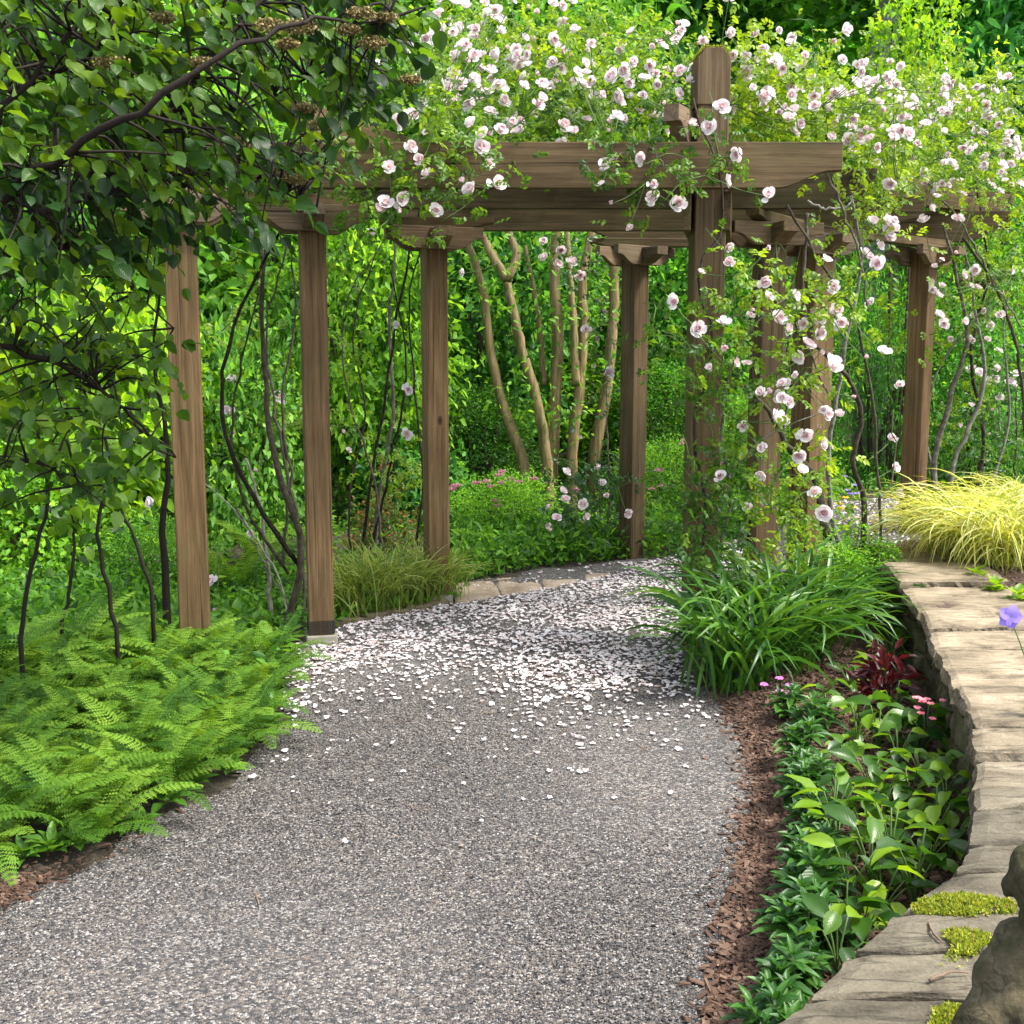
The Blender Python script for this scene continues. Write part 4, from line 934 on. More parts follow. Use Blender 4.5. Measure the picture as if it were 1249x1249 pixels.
def rose_plant(label, basepx, baseY, canes, foli, flowers, rnd_flowers, canemat='lichen', leafm='roseleaf', zbase=None, arch=None):
    b = at(basepx[0], basepx[1], baseY); bz = float(h(b[0], b[1])) if zbase is None else zbase
    t = thing('climbing_rose', (b[0], b[1], bz), label, 'climbing rose', 'pink climbing roses on and around the pergola')
    for pts, Y0, Y1, r0, r1 in canes:
        mb = MB(); tube(mb, px_path(pts, Y0, Y1), [r0, (r0 + r1) / 2, r1], 7, rng.random(), wob=.08); mb.build('cane', M[canemat], t)
    mb = MB(); CL = []
    for poly, n, Y0, Y1, lo, hi in foli:
        mb.mi = 0
        C = rose_foliage(mb, poly, n, Y0, Y1, lo=lo, hi=hi)
        mb.mi = 1; CL.append(C)
        for c in C[:min(len(C), 60)]:      # short arching laterals
            e = c + np.array([rng.normal(0, .16), rng.normal(0, .12), rng.uniform(-.22, .25)])
            tube(mb, smooth_path([c, (c + e) / 2 + rng.normal(0, .03, 3) + np.array([0, 0, .04]), e], 6), [.0035, .0018], 4, .6)
    CA = []; BL = []
    for f in flowers:
        BL.append(at(f[0], f[1], f[2] - .07)); bloom(t, BL[-1], f[3] if len(f) > 3 else rng.uniform(.078, .1))
    for poly, n, Y0, Y1 in rnd_flowers:
        # clusters of blooms
        left = n
        while left > 0:
            k = min(left, int(rng.integers(1, 4))); q = sample_poly(poly, 1)[0]; c = at(q[0], q[1], Y0 + (Y1 - Y0) * rng.random() ** 1.6) + np.array([.03, -.08, .05]); left -= k
            for _ in range(k): BL.append(c + rng.normal(0, .10, 3)); bloom(t, BL[-1], rng.uniform(.055, .092))
    CA = np.concatenate(CL); mb.mi = 1
    for b_ in BL:                       # flower stalks running back to the leafy shoots
        d_ = np.linalg.norm(CA - b_, axis=1); c_ = CA[np.argmin(d_)]; v_ = c_ - b_; ln_ = np.linalg.norm(v_); e_ = b_ + v_ * min(1, .32 / ln_)
        tube(mb, smooth_path([e_, (e_ + b_) / 2 + np.array([0, .02, -.015]), b_ + np.array([0, .012, -.004])], 6), [.0028, .002], 4, .5)
    mb.build('foliage', [M[leafm], M['green_stem']], t)
    return t

# left rose at the second post
rose_plant('climbing rose with dark canes beside the second post, blooms hanging over the front beam', (348, 775), 6.9,
    [([(345, 778), (362, 720), (368, 660), (340, 580), (322, 450), (320, 340), (330, 230)], 6.9, 7.0, .026, .009),
     ([(366, 690), (330, 640), (290, 570), (270, 480), (300, 360), (345, 280), (420, 200)], 6.95, 6.8, .016, .006),
     ([(352, 700), (310, 640), (285, 560), (290, 460), (310, 380), (320, 300)], 7.0, 7.2, .011, .005),
     ([(345, 690), (352, 600), (335, 500), (325, 400), (350, 300)], 7.1, 7.0, .012, .005),
     ([(330, 775), (328, 700), (322, 640), (300, 560)], 7.2, 7.3, .018, .008),
     ([(368, 775), (372, 720), (360, 620), (345, 480), (360, 380), (352, 300)], 7.05, 7.1, .014, .005),
     ([(290, 620), (330, 700), (355, 745)], 7.3, 7.0, .006, .006),
     ([(250, 590), (300, 640), (345, 720), (352, 765)], 7.4, 7.0, .005, .007)],
    [([(400, 180), (470, 130), (610, 130), (620, 180), (600, 225), (560, 235), (540, 215), (500, 250), (440, 255), (400, 235)], 330, 6.25, 6.6, .1, .75),
     ([(430, 225), (490, 215), (520, 250), (560, 250), (545, 275), (470, 275), (425, 262)], 55, 6.25, 6.5, .1, .6),
     ([(250, 290), (400, 290), (370, 560), (255, 560)], 120, 6.9, 7.6, .1, .8)],
    [(486, 150, 6.35), (500, 178, 6.3), (513, 195, 6.3), (474, 205, 6.3), (521, 213, 6.3), (471, 248, 6.3), (489, 243, 6.3), (462, 258, 6.3), (489, 258, 6.28), (531, 256, 6.3), (575, 152, 6.35), (590, 165, 6.3), (565, 222, 6.3), (575, 232, 6.3), (605, 225, 6.3), (595, 200, 6.35), (610, 160, 6.35), (585, 180, 6.3), (283, 465, 7.5), (280, 500, 7.5), (282, 528, 7.5), (340, 485, 7.7), (312, 575, 7.4, .06), (306, 650, 7.4, .06), (258, 710, 7.0), (260, 745, 6.9, .06), (186, 612, 7.5), (350, 130, 7.4)], [([(440, 110), (520, 20), (640, 25), (640, 180), (560, 180), (480, 160)], 66, 6.6, 7.8)])
# rose behind, over the middle
rose_plant('climbing rose with bare cane sheaf behind the sedge clump, blooming over the middle beams', (465, 690), 8.6,
    [([(440, 690), (450, 600), (470, 480), (485, 380), (505, 280), (540, 180)], 8.6, 8.2, .014, .006),
     ([(455, 692), (462, 610), (480, 500), (474, 400), (480, 320), (470, 200)], 8.7, 8.5, .018, .007),
     ([(430, 690), (425, 620), (445, 500), (430, 400), (460, 300)], 8.8, 8.6, .010, .005),
     ([(470, 690), (450, 560), (420, 460), (425, 360), (470, 290)], 8.5, 8.4, .009, .004),
     ([(505, 690), (515, 600), (508, 480), (500, 360), (520, 270)], 8.6, 8.4, .011, .005),
     ([(448, 690), (478, 560), (495, 440), (478, 330)], 8.6, 8.3, .012, .005)],
    [([(505, 110), (520, 40), (600, 10), (700, 40), (850, 60), (850, 175), (700, 178), (620, 178), (520, 130)], 1250, 7.0, 8.8, .3, 1.0),
     ([(420, 290), (510, 290), (510, 600), (425, 600)], 120, 8.3, 9.0, .2, .8),
     ([(620, 110), (850, 110), (845, 176), (620, 176)], 330, 6.7, 7.2, .1, .8)],
    [(686, 25, 8), (645, 10, 8), (675, 5, 8), (620, 60, 7.6), (640, 62, 7.5), (652, 50, 7.5), (635, 75, 7.4), (668, 108, 7.2), (695, 130, 7.0), (715, 125, 7.0), (727, 120, 7.0), (688, 155, 6.8), (745, 150, 6.8), (735, 45, 7.7), (760, 55, 7.7), (755, 62, 7.7), (720, 80, 7.4), (600, 138, 6.9), (685, 175, 6.7), (725, 176, 6.7), (497, 475, 8.0), (495, 530, 8.0), (421, 525, 8.2, .07), (485, 395, 8.2, .07), (452, 285, 8.2), (425, 550, 8.4, .06), (700, 160, 6.8, .07), (740, 160, 6.8, .07)],
    [([(515, 100), (530, 40), (600, 15), (700, 60), (850, 80), (850, 150), (700, 150), (600, 130)], 71, 6.75, 8.2)])
# rose twining the tall notched post
rose_plant('climbing rose twining up the tall notched post, blooms on its lower half', (862, 690), 6.35,
    [([(855, 690), (862, 620), (846, 520), (870, 420), (852, 330), (880, 280), (868, 180), (845, 120)], 6.5, 6.45, .012, .005),
     ([(872, 690), (890, 600), (880, 500), (905, 420), (950, 370), (1010, 350)], 6.45, 6.3, .010, .004),
     ([(868, 640), (905, 560), (960, 520), (1010, 500)], 6.4, 6.2, .007, .003),
     ([(790, 160), (795, 180), (825, 215)], 6.4, 6.35, .005, .003), ([(785, 170), (755, 190), (740, 200)], 6.4, 6.35, .004, .002)],
    [([(740, 180), (800, 172), (830, 235), (800, 250), (750, 248)], 95, 6.28, 6.45, .1, .6),
     ([(830, 120), (880, 130), (880, 200), (850, 240), (835, 200)], 50, 6.3, 6.5, .1, .6),
     ([(850, 370), (900, 300), (1020, 310), (1050, 380), (1010, 470), (930, 460), (880, 430)], 225, 6.1, 6.6, .2, .95),
     ([(840, 430), (905, 420), (930, 560), (900, 640), (850, 640)], 130, 6.2, 6.5, .05, .45),
     ([(920, 560), (1010, 540), (1020, 650), (940, 650)], 120, 6.1, 6.5, .4, 1.0),
     ([(835, 560), (910, 560), (915, 690), (835, 690)], 170, 6.1, 6.5, .05, .6),
     ([(790, 395), (860, 390), (860, 450), (800, 430)], 30, 6.1, 6.4, .1, .5)],
    [(737, 202, 6.32), (782, 195, 6.32), (733, 225, 6.32, .055), (744, 248, 6.32, .06), (797, 242, 6.3, .1), (828, 248, 6.3, .095), (795, 225, 6.32, .07), (767, 276, 6.3, .05), (886, 220, 6.3, .09), (900, 187, 6.3, .09), (937, 238, 6.3), (865, 155, 6.4), (880, 130, 6.4), (823, 367, 6.2, .09), (851, 400, 6.2, .1), (880, 425, 6.2, .1), (883, 395, 6.2, .09), (932, 342, 6.2, .11), (949, 388, 6.2), (945, 510, 6.1, .1), (936, 480, 6.2), (878, 582, 6.2, .08), (1013, 445, 6.2, .13), (1005, 625, 6.1, .1), (992, 600, 6.2), (975, 555, 6.2), (930, 578, 6.2, .08), (960, 385, 6.3), (990, 380, 6.3), (1000, 405, 6.2), (1020, 380, 6.3), (1008, 318, 6.3, .08), (938, 300, 6.3, .07), (1018, 352, 6.3), (980, 395, 6.3), (1000, 388, 6.25), (1025, 395, 6.3), (985, 420, 6.2), (1000, 430, 6.3), (920, 350, 6.3, .06), (915, 385, 6.3, .06), (960, 400, 6.25), (975, 372, 6.35), (962, 490, 6.2, .07), (1000, 520, 6.2, .06), (978, 575, 6.2)], [([(640, 90), (850, 100), (850, 172), (640, 172)], 22, 6.6, 7.2), ([(850, 320), (1040, 310), (1050, 440), (1000, 640), (860, 620)], 32, 6.05, 6.4)])
# right hand rose with lichened canes
rose_plant('climbing rose with thick lichen spotted canes crossing right of the twin posts', (1025, 690), 7.3,
    [([(1045, 700), (1055, 620), (1040, 560), (1050, 500), (1015, 440), (965, 400), (940, 340), (950, 300)], 7.2, 6.9, .02, .009),
     ([(1030, 690), (1012, 600), (1018, 500), (1035, 400), (1050, 330), (1040, 240)], 7.3, 7.1, .018, .008),
     ([(1010, 660), (985, 570), (960, 545), (935, 500), (910, 470)], 7.2, 6.9, .028, .01),
     ([(960, 250), (1000, 320), (1035, 370), (1060, 460), (1070, 560), (1075, 680)], 6.6, 7.2, .008, .010),
     ([(1000, 190), (1030, 260), (1052, 330), (1058, 380)], 6.5, 6.6, .008, .006),
     ([(985, 260), (980, 330), (985, 420), (1010, 480)], 6.7, 6.9, .010, .006),
     ([(1040, 690), (1050, 640), (1085, 590), (1090, 500)], 7.3, 7.5, .006, .004),
     ([(985, 245), (1010, 255), (1035, 250), (1042, 235)], 6.7, 6.7, .009, .005)],
    [([(885, 175), (900, 50), (960, 60), (1050, 120), (1120, 110), (1120, 240), (1040, 260), (1028, 170), (960, 172)], 900, 6.9, 8.6, .35, 1.0),
     ([(880, 60), (960, 60), (1030, 150), (1020, 175), (900, 175)], 260, 6.7, 7.4, .5, 1.0),
     ([(1030, 210), (1090, 210), (1090, 330), (1050, 350)], 70, 6.9, 7.6, .2, .9),
     ([(950, 600), (1020, 640), (1010, 690), (950, 690)], 90, 6.6, 7.2, .6, 1.0)],
    [(1085, 290, 7, .08), (1080, 270, 7), (1065, 272, 7), (1072, 300, 7), (1088, 280, 7), (950, 95, 7), (967, 107, 7), (920, 75, 7.2), (910, 90, 7.2), (978, 80, 7.3), (1048, 165, 7.1, .1), (1035, 172, 7.1, .1), (930, 130, 7), (990, 130, 7.2), (975, 150, 7.0), (1062, 370, 7.3, .07), (1090, 535, 7.8), (1092, 570, 7.8), (1098, 600, 7.8), (1096, 470, 7.9), (1078, 432, 7.6, .07), (1055, 310, 7.0)],
    [([(890, 160), (900, 60), (960, 70), (1050, 130), (1100, 120), (1110, 230), (1040, 200), (960, 165)], 75, 6.75, 8.0)])
# far right mass
rose_plant('huge climbing rose smothering the far right end of the pergola in pale blooms', (1155, 645), 9.3,
    [([(1145, 650), (1140, 570), (1160, 480), (1180, 420), (1165, 330), (1150, 270)], 9.2, 9.0, .028, .010),
     ([(1150, 650), (1165, 560), (1200, 470), (1190, 380), (1175, 300)], 9.3, 9.2, .022, .009),
     ([(1175, 290), (1215, 350), (1240, 420), (1250, 520), (1255, 600)], 8.8, 9.2, .012, .012),
     ([(1160, 630), (1130, 540), (1150, 440), (1195, 380), (1230, 330)], 9.4, 9.1, .011, .006),
     ([(1120, 210), (1165, 260), (1205, 330), (1245, 400)], 8.6, 8.9, .009, .006)],
    [([(1040, 130), (1160, 95), (1260, 110), (1260, 250), (1110, 235), (1050, 220)], 1150, 8.2, 10.8, .45, 1.0), ([(1215, 240), (1260, 240), (1260, 350), (1200, 340)], 140, 8.6, 9.6, .35, .9),
     ([(1120, 315), (1260, 330), (1260, 430), (1200, 430), (1130, 420)], 120, 8.6, 9.8, .25, .95),
     ([(1140, 430), (1260, 430), (1260, 560), (1150, 560)], 170, 9.4, 10.4, .1, .7)],
    [(1148, 350, 8.6), (1145, 385, 8.6), (1143, 360, 8.6), (1152, 395, 8.6), (1190, 330, 8.6), (1175, 392, 8.7), (1165, 310, 8.5), (1150, 315, 8.5), (1168, 268, 8.6), (1135, 255, 8.6), (1127, 270, 8.6)],
    [([(1050, 150), (1160, 100), (1255, 120), (1255, 260), (1110, 240)], 88, 8.1, 9.6)])
rose_plant('second pale climbing rose heaped above the right end beams, behind the lichened canes', (1190, 630), 9.8,
    [([(1185, 640), (1200, 540), (1185, 430), (1205, 330), (1190, 220)], 9.8, 9.6, .02, .008), ([(1190, 640), (1230, 520), (1225, 400), (1240, 300)], 9.8, 9.7, .014, .006)],
    [([(950, 60), (1050, 100), (1160, 85), (1260, 120), (1260, 250), (1100, 240), (980, 160)], 700, 8.6, 10.6, .4, 1.0), ([(1100, 330), (1260, 340), (1260, 440), (1110, 430)], 160, 9.4, 10.4, .3, .9)],
    [], [([(960, 70), (1050, 110), (1160, 92), (1255, 120), (1255, 250), (1110, 240), (990, 165)], 70, 8.5, 9.8), ([(1130, 330), (1255, 330), (1255, 430), (1140, 420)], 22, 9.0, 9.8)])
rose_plant('pale rambling rose of small blooms spread along the pergola top behind the tall notched post', (905, 680), 7.6,
    [([(905, 690), (925, 560), (915, 400), (930, 280), (900, 170), (800, 110)], 7.6, 7.4, .012, .005), ([(910, 690), (960, 500), (965, 350), (1000, 220)], 7.7, 7.6, .010, .004)],
    [([(520, 60), (640, 20), (850, 30), (1000, 60), (1150, 110), (1150, 200), (1030, 170), (530, 170)], 420, 7.0, 8.2, .45, 1.0)],
    [(a_, b_, 7.0, .06) for a_, b_ in ((560, 120), (600, 95), (655, 130), (700, 100), (770, 120), (800, 90), (930, 60), (1000, 110))], [([(520, 60), (640, 20), (850, 40), (1000, 60), (1150, 110), (1150, 210), (1030, 170), (530, 170)], 88, 6.8, 7.8)])
rose_plant('low rose bush with nodding pale blooms at the foot of the post with scrolled bracket', (720, 672), 9.4,
    [([(720, 675), (715, 620), (700, 580)], 9.5, 9.4, .01, .004), ([(735, 675), (745, 600), (740, 520), (745, 400)], 9.5, 9.6, .009, .004), ([(740, 675), (760, 640), (768, 620)], 9.4, 9.2, .006, .003), ([(712, 675), (690, 630), (672, 640)], 9.4, 9.2, .007, .003)],
    [([(655, 640), (690, 560), (760, 560), (775, 670), (680, 680)], 330, 9.1, 9.9, .0, .45), ([(730, 380), (765, 380), (775, 560), (730, 560)], 40, 9.2, 9.8, .2, .8), ([(655, 280), (725, 280), (725, 330), (660, 330)], 60, 9.0, 9.6, .2, .8)],
    [(690, 577, 9.1), (735, 590, 9.1), (765, 625, 9.0), (670, 620, 9.0), (680, 632, 9.0), (673, 645, 9.0), (686, 600, 9.0), (690, 610, 9.0), (712, 615, 9.0), (714, 630, 9.1), (728, 568, 9.2, .07), (707, 535, 9.4), (736, 458, 9.4), (742, 455, 9.4), (724, 447, 9.4), (740, 380, 9.4), (715, 403, 9.4), (663, 295, 9.2), (684, 305, 9.2), (680, 323, 9.2), (697, 320, 9.2), (707, 335, 9.2), (664, 315, 9.2), (565, 333, 9.4, .07), (668, 640, 9.0, .07), (740, 605, 9.1, .06)], [], leafm='roseleaf_shaded')
rose_plant('pink rose bush flowering at the right edge beyond the golden grass', (1225, 560), 10.6,
    [([(1215, 600), (1220, 530), (1210, 450)], 10.6, 10.5, .01, .004), ([(1235, 600), (1240, 520), (1235, 450)], 10.6, 10.5, .01, .004)],
    [([(1165, 440), (1260, 440), (1260, 570), (1170, 570)], 260, 10.1, 11, .05, .6)],
    [(1195, 455, 10.1), (1205, 465, 10.1), (1215, 450, 10.1), (1213, 462, 10.1), (1232, 465, 10.1), (1240, 470, 10.1), (1185, 450, 10.2), (1220, 485, 10.1), (1210, 500, 10.1), (1240, 455, 10.1), (1207, 530, 10.2, .06), (1185, 495, 10.2, .06), (1170, 520, 10.2, .06)], [], leafm='roseleaf_shaded')

# ------------------------------------------------------------------ viburnum (overhanging, left foreground)
vb = thing('viburnum_tree', (-2.75, 3.6, 0), 'viburnum with leaves coloured dark for shade, overhanging the left side, faded tan flower heads', 'tree')
limbs = [[(-420, 900, 3.6), (-260, 520, 3.6), (-90, 330, 3.7), (40, 275, 4.2), (160, 205, 4.5), (300, 130, 4.6), (420, 80, 4.5)],
         [(-200, 440, 3.6), (-60, 210, 3.6), (60, 70, 3.6), (180, -60, 3.7)],
         [(-160, 400, 3.7), (-20, 130, 3.9), (90, 80, 4.0), (180, -10, 4.2), (300, -70, 4.4)],
         [(-90, 330, 3.7), (60, 200, 3.5), (170, 130, 3.4), (330, 40, 3.5), (470, 20, 3.8)],
         [(40, 265, 3.8), (150, 230, 4.1), (240, 210, 4.5), (330, 225, 4.9), (385, 260, 5.1)],
         [(-260, 520, 3.6), (-60, 420, 4.0), (60, 440, 4.3), (150, 500, 4.7), (215, 560, 5.0)],
         [(-260, 520, 3.6), (-100, 360, 4.2), (60, 300, 4.6), (140, 330, 4.9), (210, 400, 5.1)],
         [(-300, 620, 3.6), (-80, 600, 4.0), (30, 560, 4.2), (110, 600, 4.4)],
         [(160, 200, 3.9), (260, 60, 3.9), (360, -40, 4.1)]]
LP = []
for i, l in enumerate(limbs):
    P = np.array([at(a, b, c) for a, b, c in l]); 
    if i == 0: P = np.concatenate([[[-2.75, 3.6, -.05]], P])
    S = smooth_path(P, 28, .008); LP.append(S)
    mb = MB(); tube(mb, S, [.034 if i == 0 else .016, .011, .0035], 8, .5, .06); mb.build('limb', M['viburnum_bark'], vb)
LPall = np.concatenate(LP)
polyA = [(-40, -60), (500, -60), (512, 60), (500, 130), (440, 160), (392, 200), (362, 250), (325, 290), (280, 285), (215, 290), (140, 320), (-40, 330)]
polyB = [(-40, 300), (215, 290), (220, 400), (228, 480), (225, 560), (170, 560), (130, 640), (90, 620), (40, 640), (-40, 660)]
mb = MB(); tw = MB()
def vib(poly, ncl, Y0, Y1, wf=None, bright=0.0):
    q = sample_poly(poly, ncl, wf); Yd = rng.uniform(0, 1, ncl); fx = np.clip(q[:, 0] / 450, 0, 1)
    Y = Y0 + (Y1 - Y0) * Yd + fx * .6
    C = at(q[:, 0], q[:, 1], Y)
    for c in C:
        d = np.linalg.norm(LPall - c, axis=1); i = np.argmin(d + rng.uniform(0, .45, len(d))); a = LPall[i]
        mid = (a + c) / 2 + rng.normal(0, .04, 3) + np.array([0, 0, .05])
        S = smooth_path([a, mid, c], 8)
        mb.mi = 1
        if d[i] < 1.3: tube(mb, S, [.0055, .0022], 4, .5)
        mb.mi = 0
        D0 = unit(c - a + np.array([.25, 0, -.15]))
        n_ = rng.integers(6, 12); k = np.arange(n_); sgn = np.where(k % 2, 1., -1.)
        t_ = -.16 + .26 * (k // 2) / max(n_ // 2, 1)
        S_ = unit(np.cross(D0, [0, 0, 1]))
        P = c + D0 * t_[:, None] + rng.normal(0, .012, (n_, 3))
        D = unit(D0 * .6 + S_ * sgn[:, None] * .8 + np.array([0, 0, -.3]) + rng.normal(0, .4, (n_, 3)))
        Nn = unit(np.array([0, -.1, 1]) + rng.normal(0, .6, (n_, 3)))
        L_ = rng.uniform(.04, .074, n_)
        leaves(mb, TPL_ROUND if rng.random() < .6 else TPL_BIG, P, D, Nn, L_, L_ * rng.uniform(.62, .86, n_), np.clip(bright + rng.beta(.8, 2.5 if bright else 2.7) + rng.normal(0, .1, n_) + .35 * float(np.hypot(c[0] + 1.15, c[2] - 2.7) < .5), 0, 1))  # last term colours one patch brighter to stand for backlit leaves
vib(polyA, 520, 3.3, 4.9); vib(polyB, 105, 3.7, 4.9, bright=.42)  # upper leaves coloured dark for shade, lower ones brighter as if lit
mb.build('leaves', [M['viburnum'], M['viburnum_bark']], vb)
for (px, py, Y) in [(330, 40, 3.6), (365, 42, 3.6), (350, 62, 3.7), (245, 85, 3.6), (375, 140, 4.0), (395, 160, 4.0), (290, 178, 4.4), (330, 190, 4.5), (455, 60, 3.8), (470, 30, 3.8), (440, 25, 3.7), (500, 105, 4.2), (200, 30, 3.8), (360, 225, 4.9), (425, 45, 3.7), (135, 85, 3.6), (262, 200, 4.4)]:
    c = at(px, py, Y); m_ = 420; r_ = rng.uniform(.035, .06); d = rdir(m_); P = c + d * np.array([r_, r_, r_ * .35]) * rng.uniform(.4, 1, (m_, 1)); P[:, 2] += .02
    b2 = MB(); leaves(b2, TPL_DIA, P, rdir(m_, .5), rdir(m_, .5), .009, .009, rng.random(m_)); b2.build('flower_head', M['cyme'], vb)

# thin saplings at the left, behind the ferns
for pts, Y in [([(142, 765), (130, 700), (120, 640), (135, 560), (100, 470)], 5.6), ([(25, 780), (45, 660), (60, 590), (40, 500)], 5.2), ([(205, 790), (200, 650), (205, 560), (190, 450), (195, 330)], 6.6), ([(185, 720), (165, 660), (148, 620), (120, 560)], 6.0), ([(75, 760), (90, 680), (85, 600)], 6.3)]:
    S = px_path(pts, Y, Y, 14, .006); S = np.concatenate([[S[0] * [1, 1, 0] + [0, 0, -.03]], S])
    t = thing('sapling', (S[0, 0], S[0, 1], 0), {142: 'slim dark sapling stem rising from the ferns left of the leftmost post', 25: 'slim sapling stem at the far left edge above the ferns', 205: 'dark stem standing tight against the leftmost post', 185: 'leaning dark sapling stem beside the leftmost post', 75: 'thin upright stem behind the fern at the far left'}[pts[0][0]], 'sapling')
    mb = MB(); tube(mb, S, [.012 if pts[0][0] != 205 else .028, .006], 6, .3); mb.build('stem', M['viburnum_bark'], t)
    m_ = 46; i = rng.integers(8, len(S), m_); b2 = MB(); L_ = rng.uniform(.05, .09, m_); leaves(b2, TPL_ROUND, S[i] + rng.normal(0, .07, (m_, 3)), rdir(m_, -.3), rdir(m_, 1.2), L_, L_ * .7, rng.uniform(.2, .9, m_)); b2.build('leaves', M['viburnum'], t)

# ------------------------------------------------------------------ ferns
def pinna_tpl(teeth=5):
    V = [(0, 0, 0, 0, 0)]; T = []
    ce = [0]; n_ = teeth
    for i in range(1, n_ + 1):
        t = i / n_; ce.append(len(V)); V.append((0, t, -.12 * t * t, 0, t))
    for sd in (-1, 1):
        for i in range(n_):
            t0 = i / n_; w_ = .5 * math.sin(math.pi * (.12 + .8 * (t0 + .3 / n_))) ** .8 * (1 if i < n_ - 1 else .5)
            k = len(V); V.append((sd * w_, t0 + .75 / n_, .04 - .12 * t0 * t0, sd, t0))
            T.append((ce[i], ce[i + 1], k) if sd < 0 else (ce[i + 1], ce[i], k))
    return np.array(V, float), np.array(T), np.zeros((0, 4), np.int64)
TPL_PIN = pinna_tpl()
def frond(mb, st, base, az, ln, e0, droop, rn, wid=.085, np_=20):
    s = np.linspace(0, 1, np_ + 6); ang = e0 - droop * s ** 1.3; dl = ln / (len(s) - 1)
    hr = np.r_[0, np.cumsum(np.cos(ang[1:]) * dl)]; zz = np.r_[0, np.cumsum(np.sin(ang[1:]) * dl)]
    C = np.stack([base[0] + hr * math.cos(az), base[1] + hr * math.sin(az), base[2] + zz], -1)
    tube(st, C[::3], [.0018, .0006], 4, .5)
    i = np.arange(4, len(s) - 1); t = s[i]; Tn = np.stack([np.cos(ang[i]) * math.cos(az), np.cos(ang[i]) * math.sin(az), np.sin(ang[i])], -1)
    Nn = np.stack([-np.sin(ang[i]) * math.cos(az), -np.sin(ang[i]) * math.sin(az), np.cos(ang[i])], -1); S = np.cross(Tn, Nn)
    L_ = wid * np.sin(np.pi * np.clip((t - .02) * .93 + .1, 0, 1)) ** .75 + .006
    for sd in (-1, 1):
        leaves(mb, TPL_PIN, C[i], unit(S * sd * .93 + Tn * .35 - Nn * .12 + rng.normal(0, .06, (len(i), 3))), Nn + rng.normal(0, .12, Nn.shape), L_, np.full(len(i), ln / np_ * 1.0), np.clip(rn + rng.normal(0, .06, len(i)), 0, 1))
FERN = []
for v in range(7):
    a = MB(); b = MB(); n_ = rng.integers(11, 16)
    for k in range(n_):
        az = 6.283 * k / n_ + rng.normal(0, .25); frond(a, b, (0.02 * math.cos(az), .02 * math.sin(az), 0), az, rng.uniform(.42, .62), R(rng.uniform(42, 74)), R(rng.uniform(45, 90)), rng.beta(.9, .9), rng.uniform(.06, .085))
    FERN.append((a.mesh('fronds', M['fern']), b.mesh('midribs', M['fernstem'])))
def fern(p, sc, rz, label, group, tilt=0):
    t = thing('fern', p, label, 'fern', group); v = FERN[rng.integers(0, len(FERN))]
    for m_ , nm in zip(v, ('fronds', 'midribs')):
        o = bpy.data.objects.new(nm, m_); COL.objects.link(o); o.parent = t
    t.scale = (sc,) * 3; t.rotation_euler = (tilt, 0, rz); return t
FP = np.array([gpt(*p)[:2] for p in [(-60, 1075), (0, 1050), (110, 1030), (190, 990), (300, 925), (328, 870), (345, 815), (250, 800), (60, 810), (-60, 830)]])
got = []
while len(got) < 84:
    q = sample_poly(FP, 1)[0]
    if all(np.hypot(*(q - g)) > .155 for g in got): got.append(q)
for q in sample_poly([(-4.6, 3.4), (-2.9, 3.7), (-2.7, 6.2), (-4.8, 6.4)], 16):
    fern((q[0], q[1], 0), rng.uniform(.6, .95), rng.uniform(0, 6.28), 'bright green fern in the thick bank of ferns along the left edge of the path', 'ferns along the left edge of the path')
for q in got:
    fern((q[0], q[1], 0), rng.uniform(.55, .86), rng.uniform(0, 6.28), 'bright green fern in the thick bank of ferns along the left edge of the path', 'ferns along the left edge of the path')
for px, py, Y, sc, lab in [(70, 800, 5.9, 1.25, 'tall fern standing apart among the stems left of the leftmost post'), (285, 745, 8.2, 1.2, 'light green fern between the two leftmost posts'), (320, 700, 9.0, 1.1, 'fern farther back between the two leftmost posts'), (-10, 800, 5.6, 1.2, 'fern at the far left frame edge behind the bank')]:
    p = gpt(px, py); p = at(px, py, Y); fern((p[0], p[1], float(h(p[0], p[1]))), sc, rng.uniform(0, 6), lab, None)

# broad leaved plants along the path edge
def rosette(n_, L0, L1, el, tpl, wr, rnd=(.2, .9), layers=1, hstep=.03):
    mb = MB()
    for l in range(layers):
        m_ = n_ if l == 0 else max(n_ - 1, 3); a = np.linspace(0, 6.283, m_, endpoint=False) + rng.uniform(0, 6.28) + rng.normal(0, .15, m_)
        e = np.radians(el + (layers - 1 - l) * -10 + l * 12) + rng.normal(0, .2, m_); L_ = rng.uniform(L0, L1, m_) * (1 - .13 * l)
        D = np.stack([np.cos(a) * np.cos(e), np.sin(a) * np.cos(e), np.sin(e)], -1); Nn = np.stack([-np.cos(a) * np.sin(e), -np.sin(a) * np.sin(e), np.cos(e)], -1)
        P = np.stack([np.cos(a) * .012, np.sin(a) * .012, np.full(m_, .02 + l * hstep)], -1)
        leaves(mb, tpl, P, D, Nn + rng.normal(0, .15, Nn.shape), L_, L_ * wr, rng.uniform(*rnd, m_))
    return mb
GP = [rosette(9, .08, .15, 42, TPL_BIG, .42, layers=2).mesh('leaves', M['ground_leaf']) for _ in range(4)]
spots = [(30, 1050), (62, 1040), (95, 1035), (130, 1020), (170, 1000), (205, 980), (240, 962), (280, 940), (305, 915), (320, 890), (335, 862), (340, 838), (345, 815), (335, 795), (300, 785), (270, 790), (312, 770), (330, 770), (285, 775), (255, 795), (240, 800), (345, 790)]
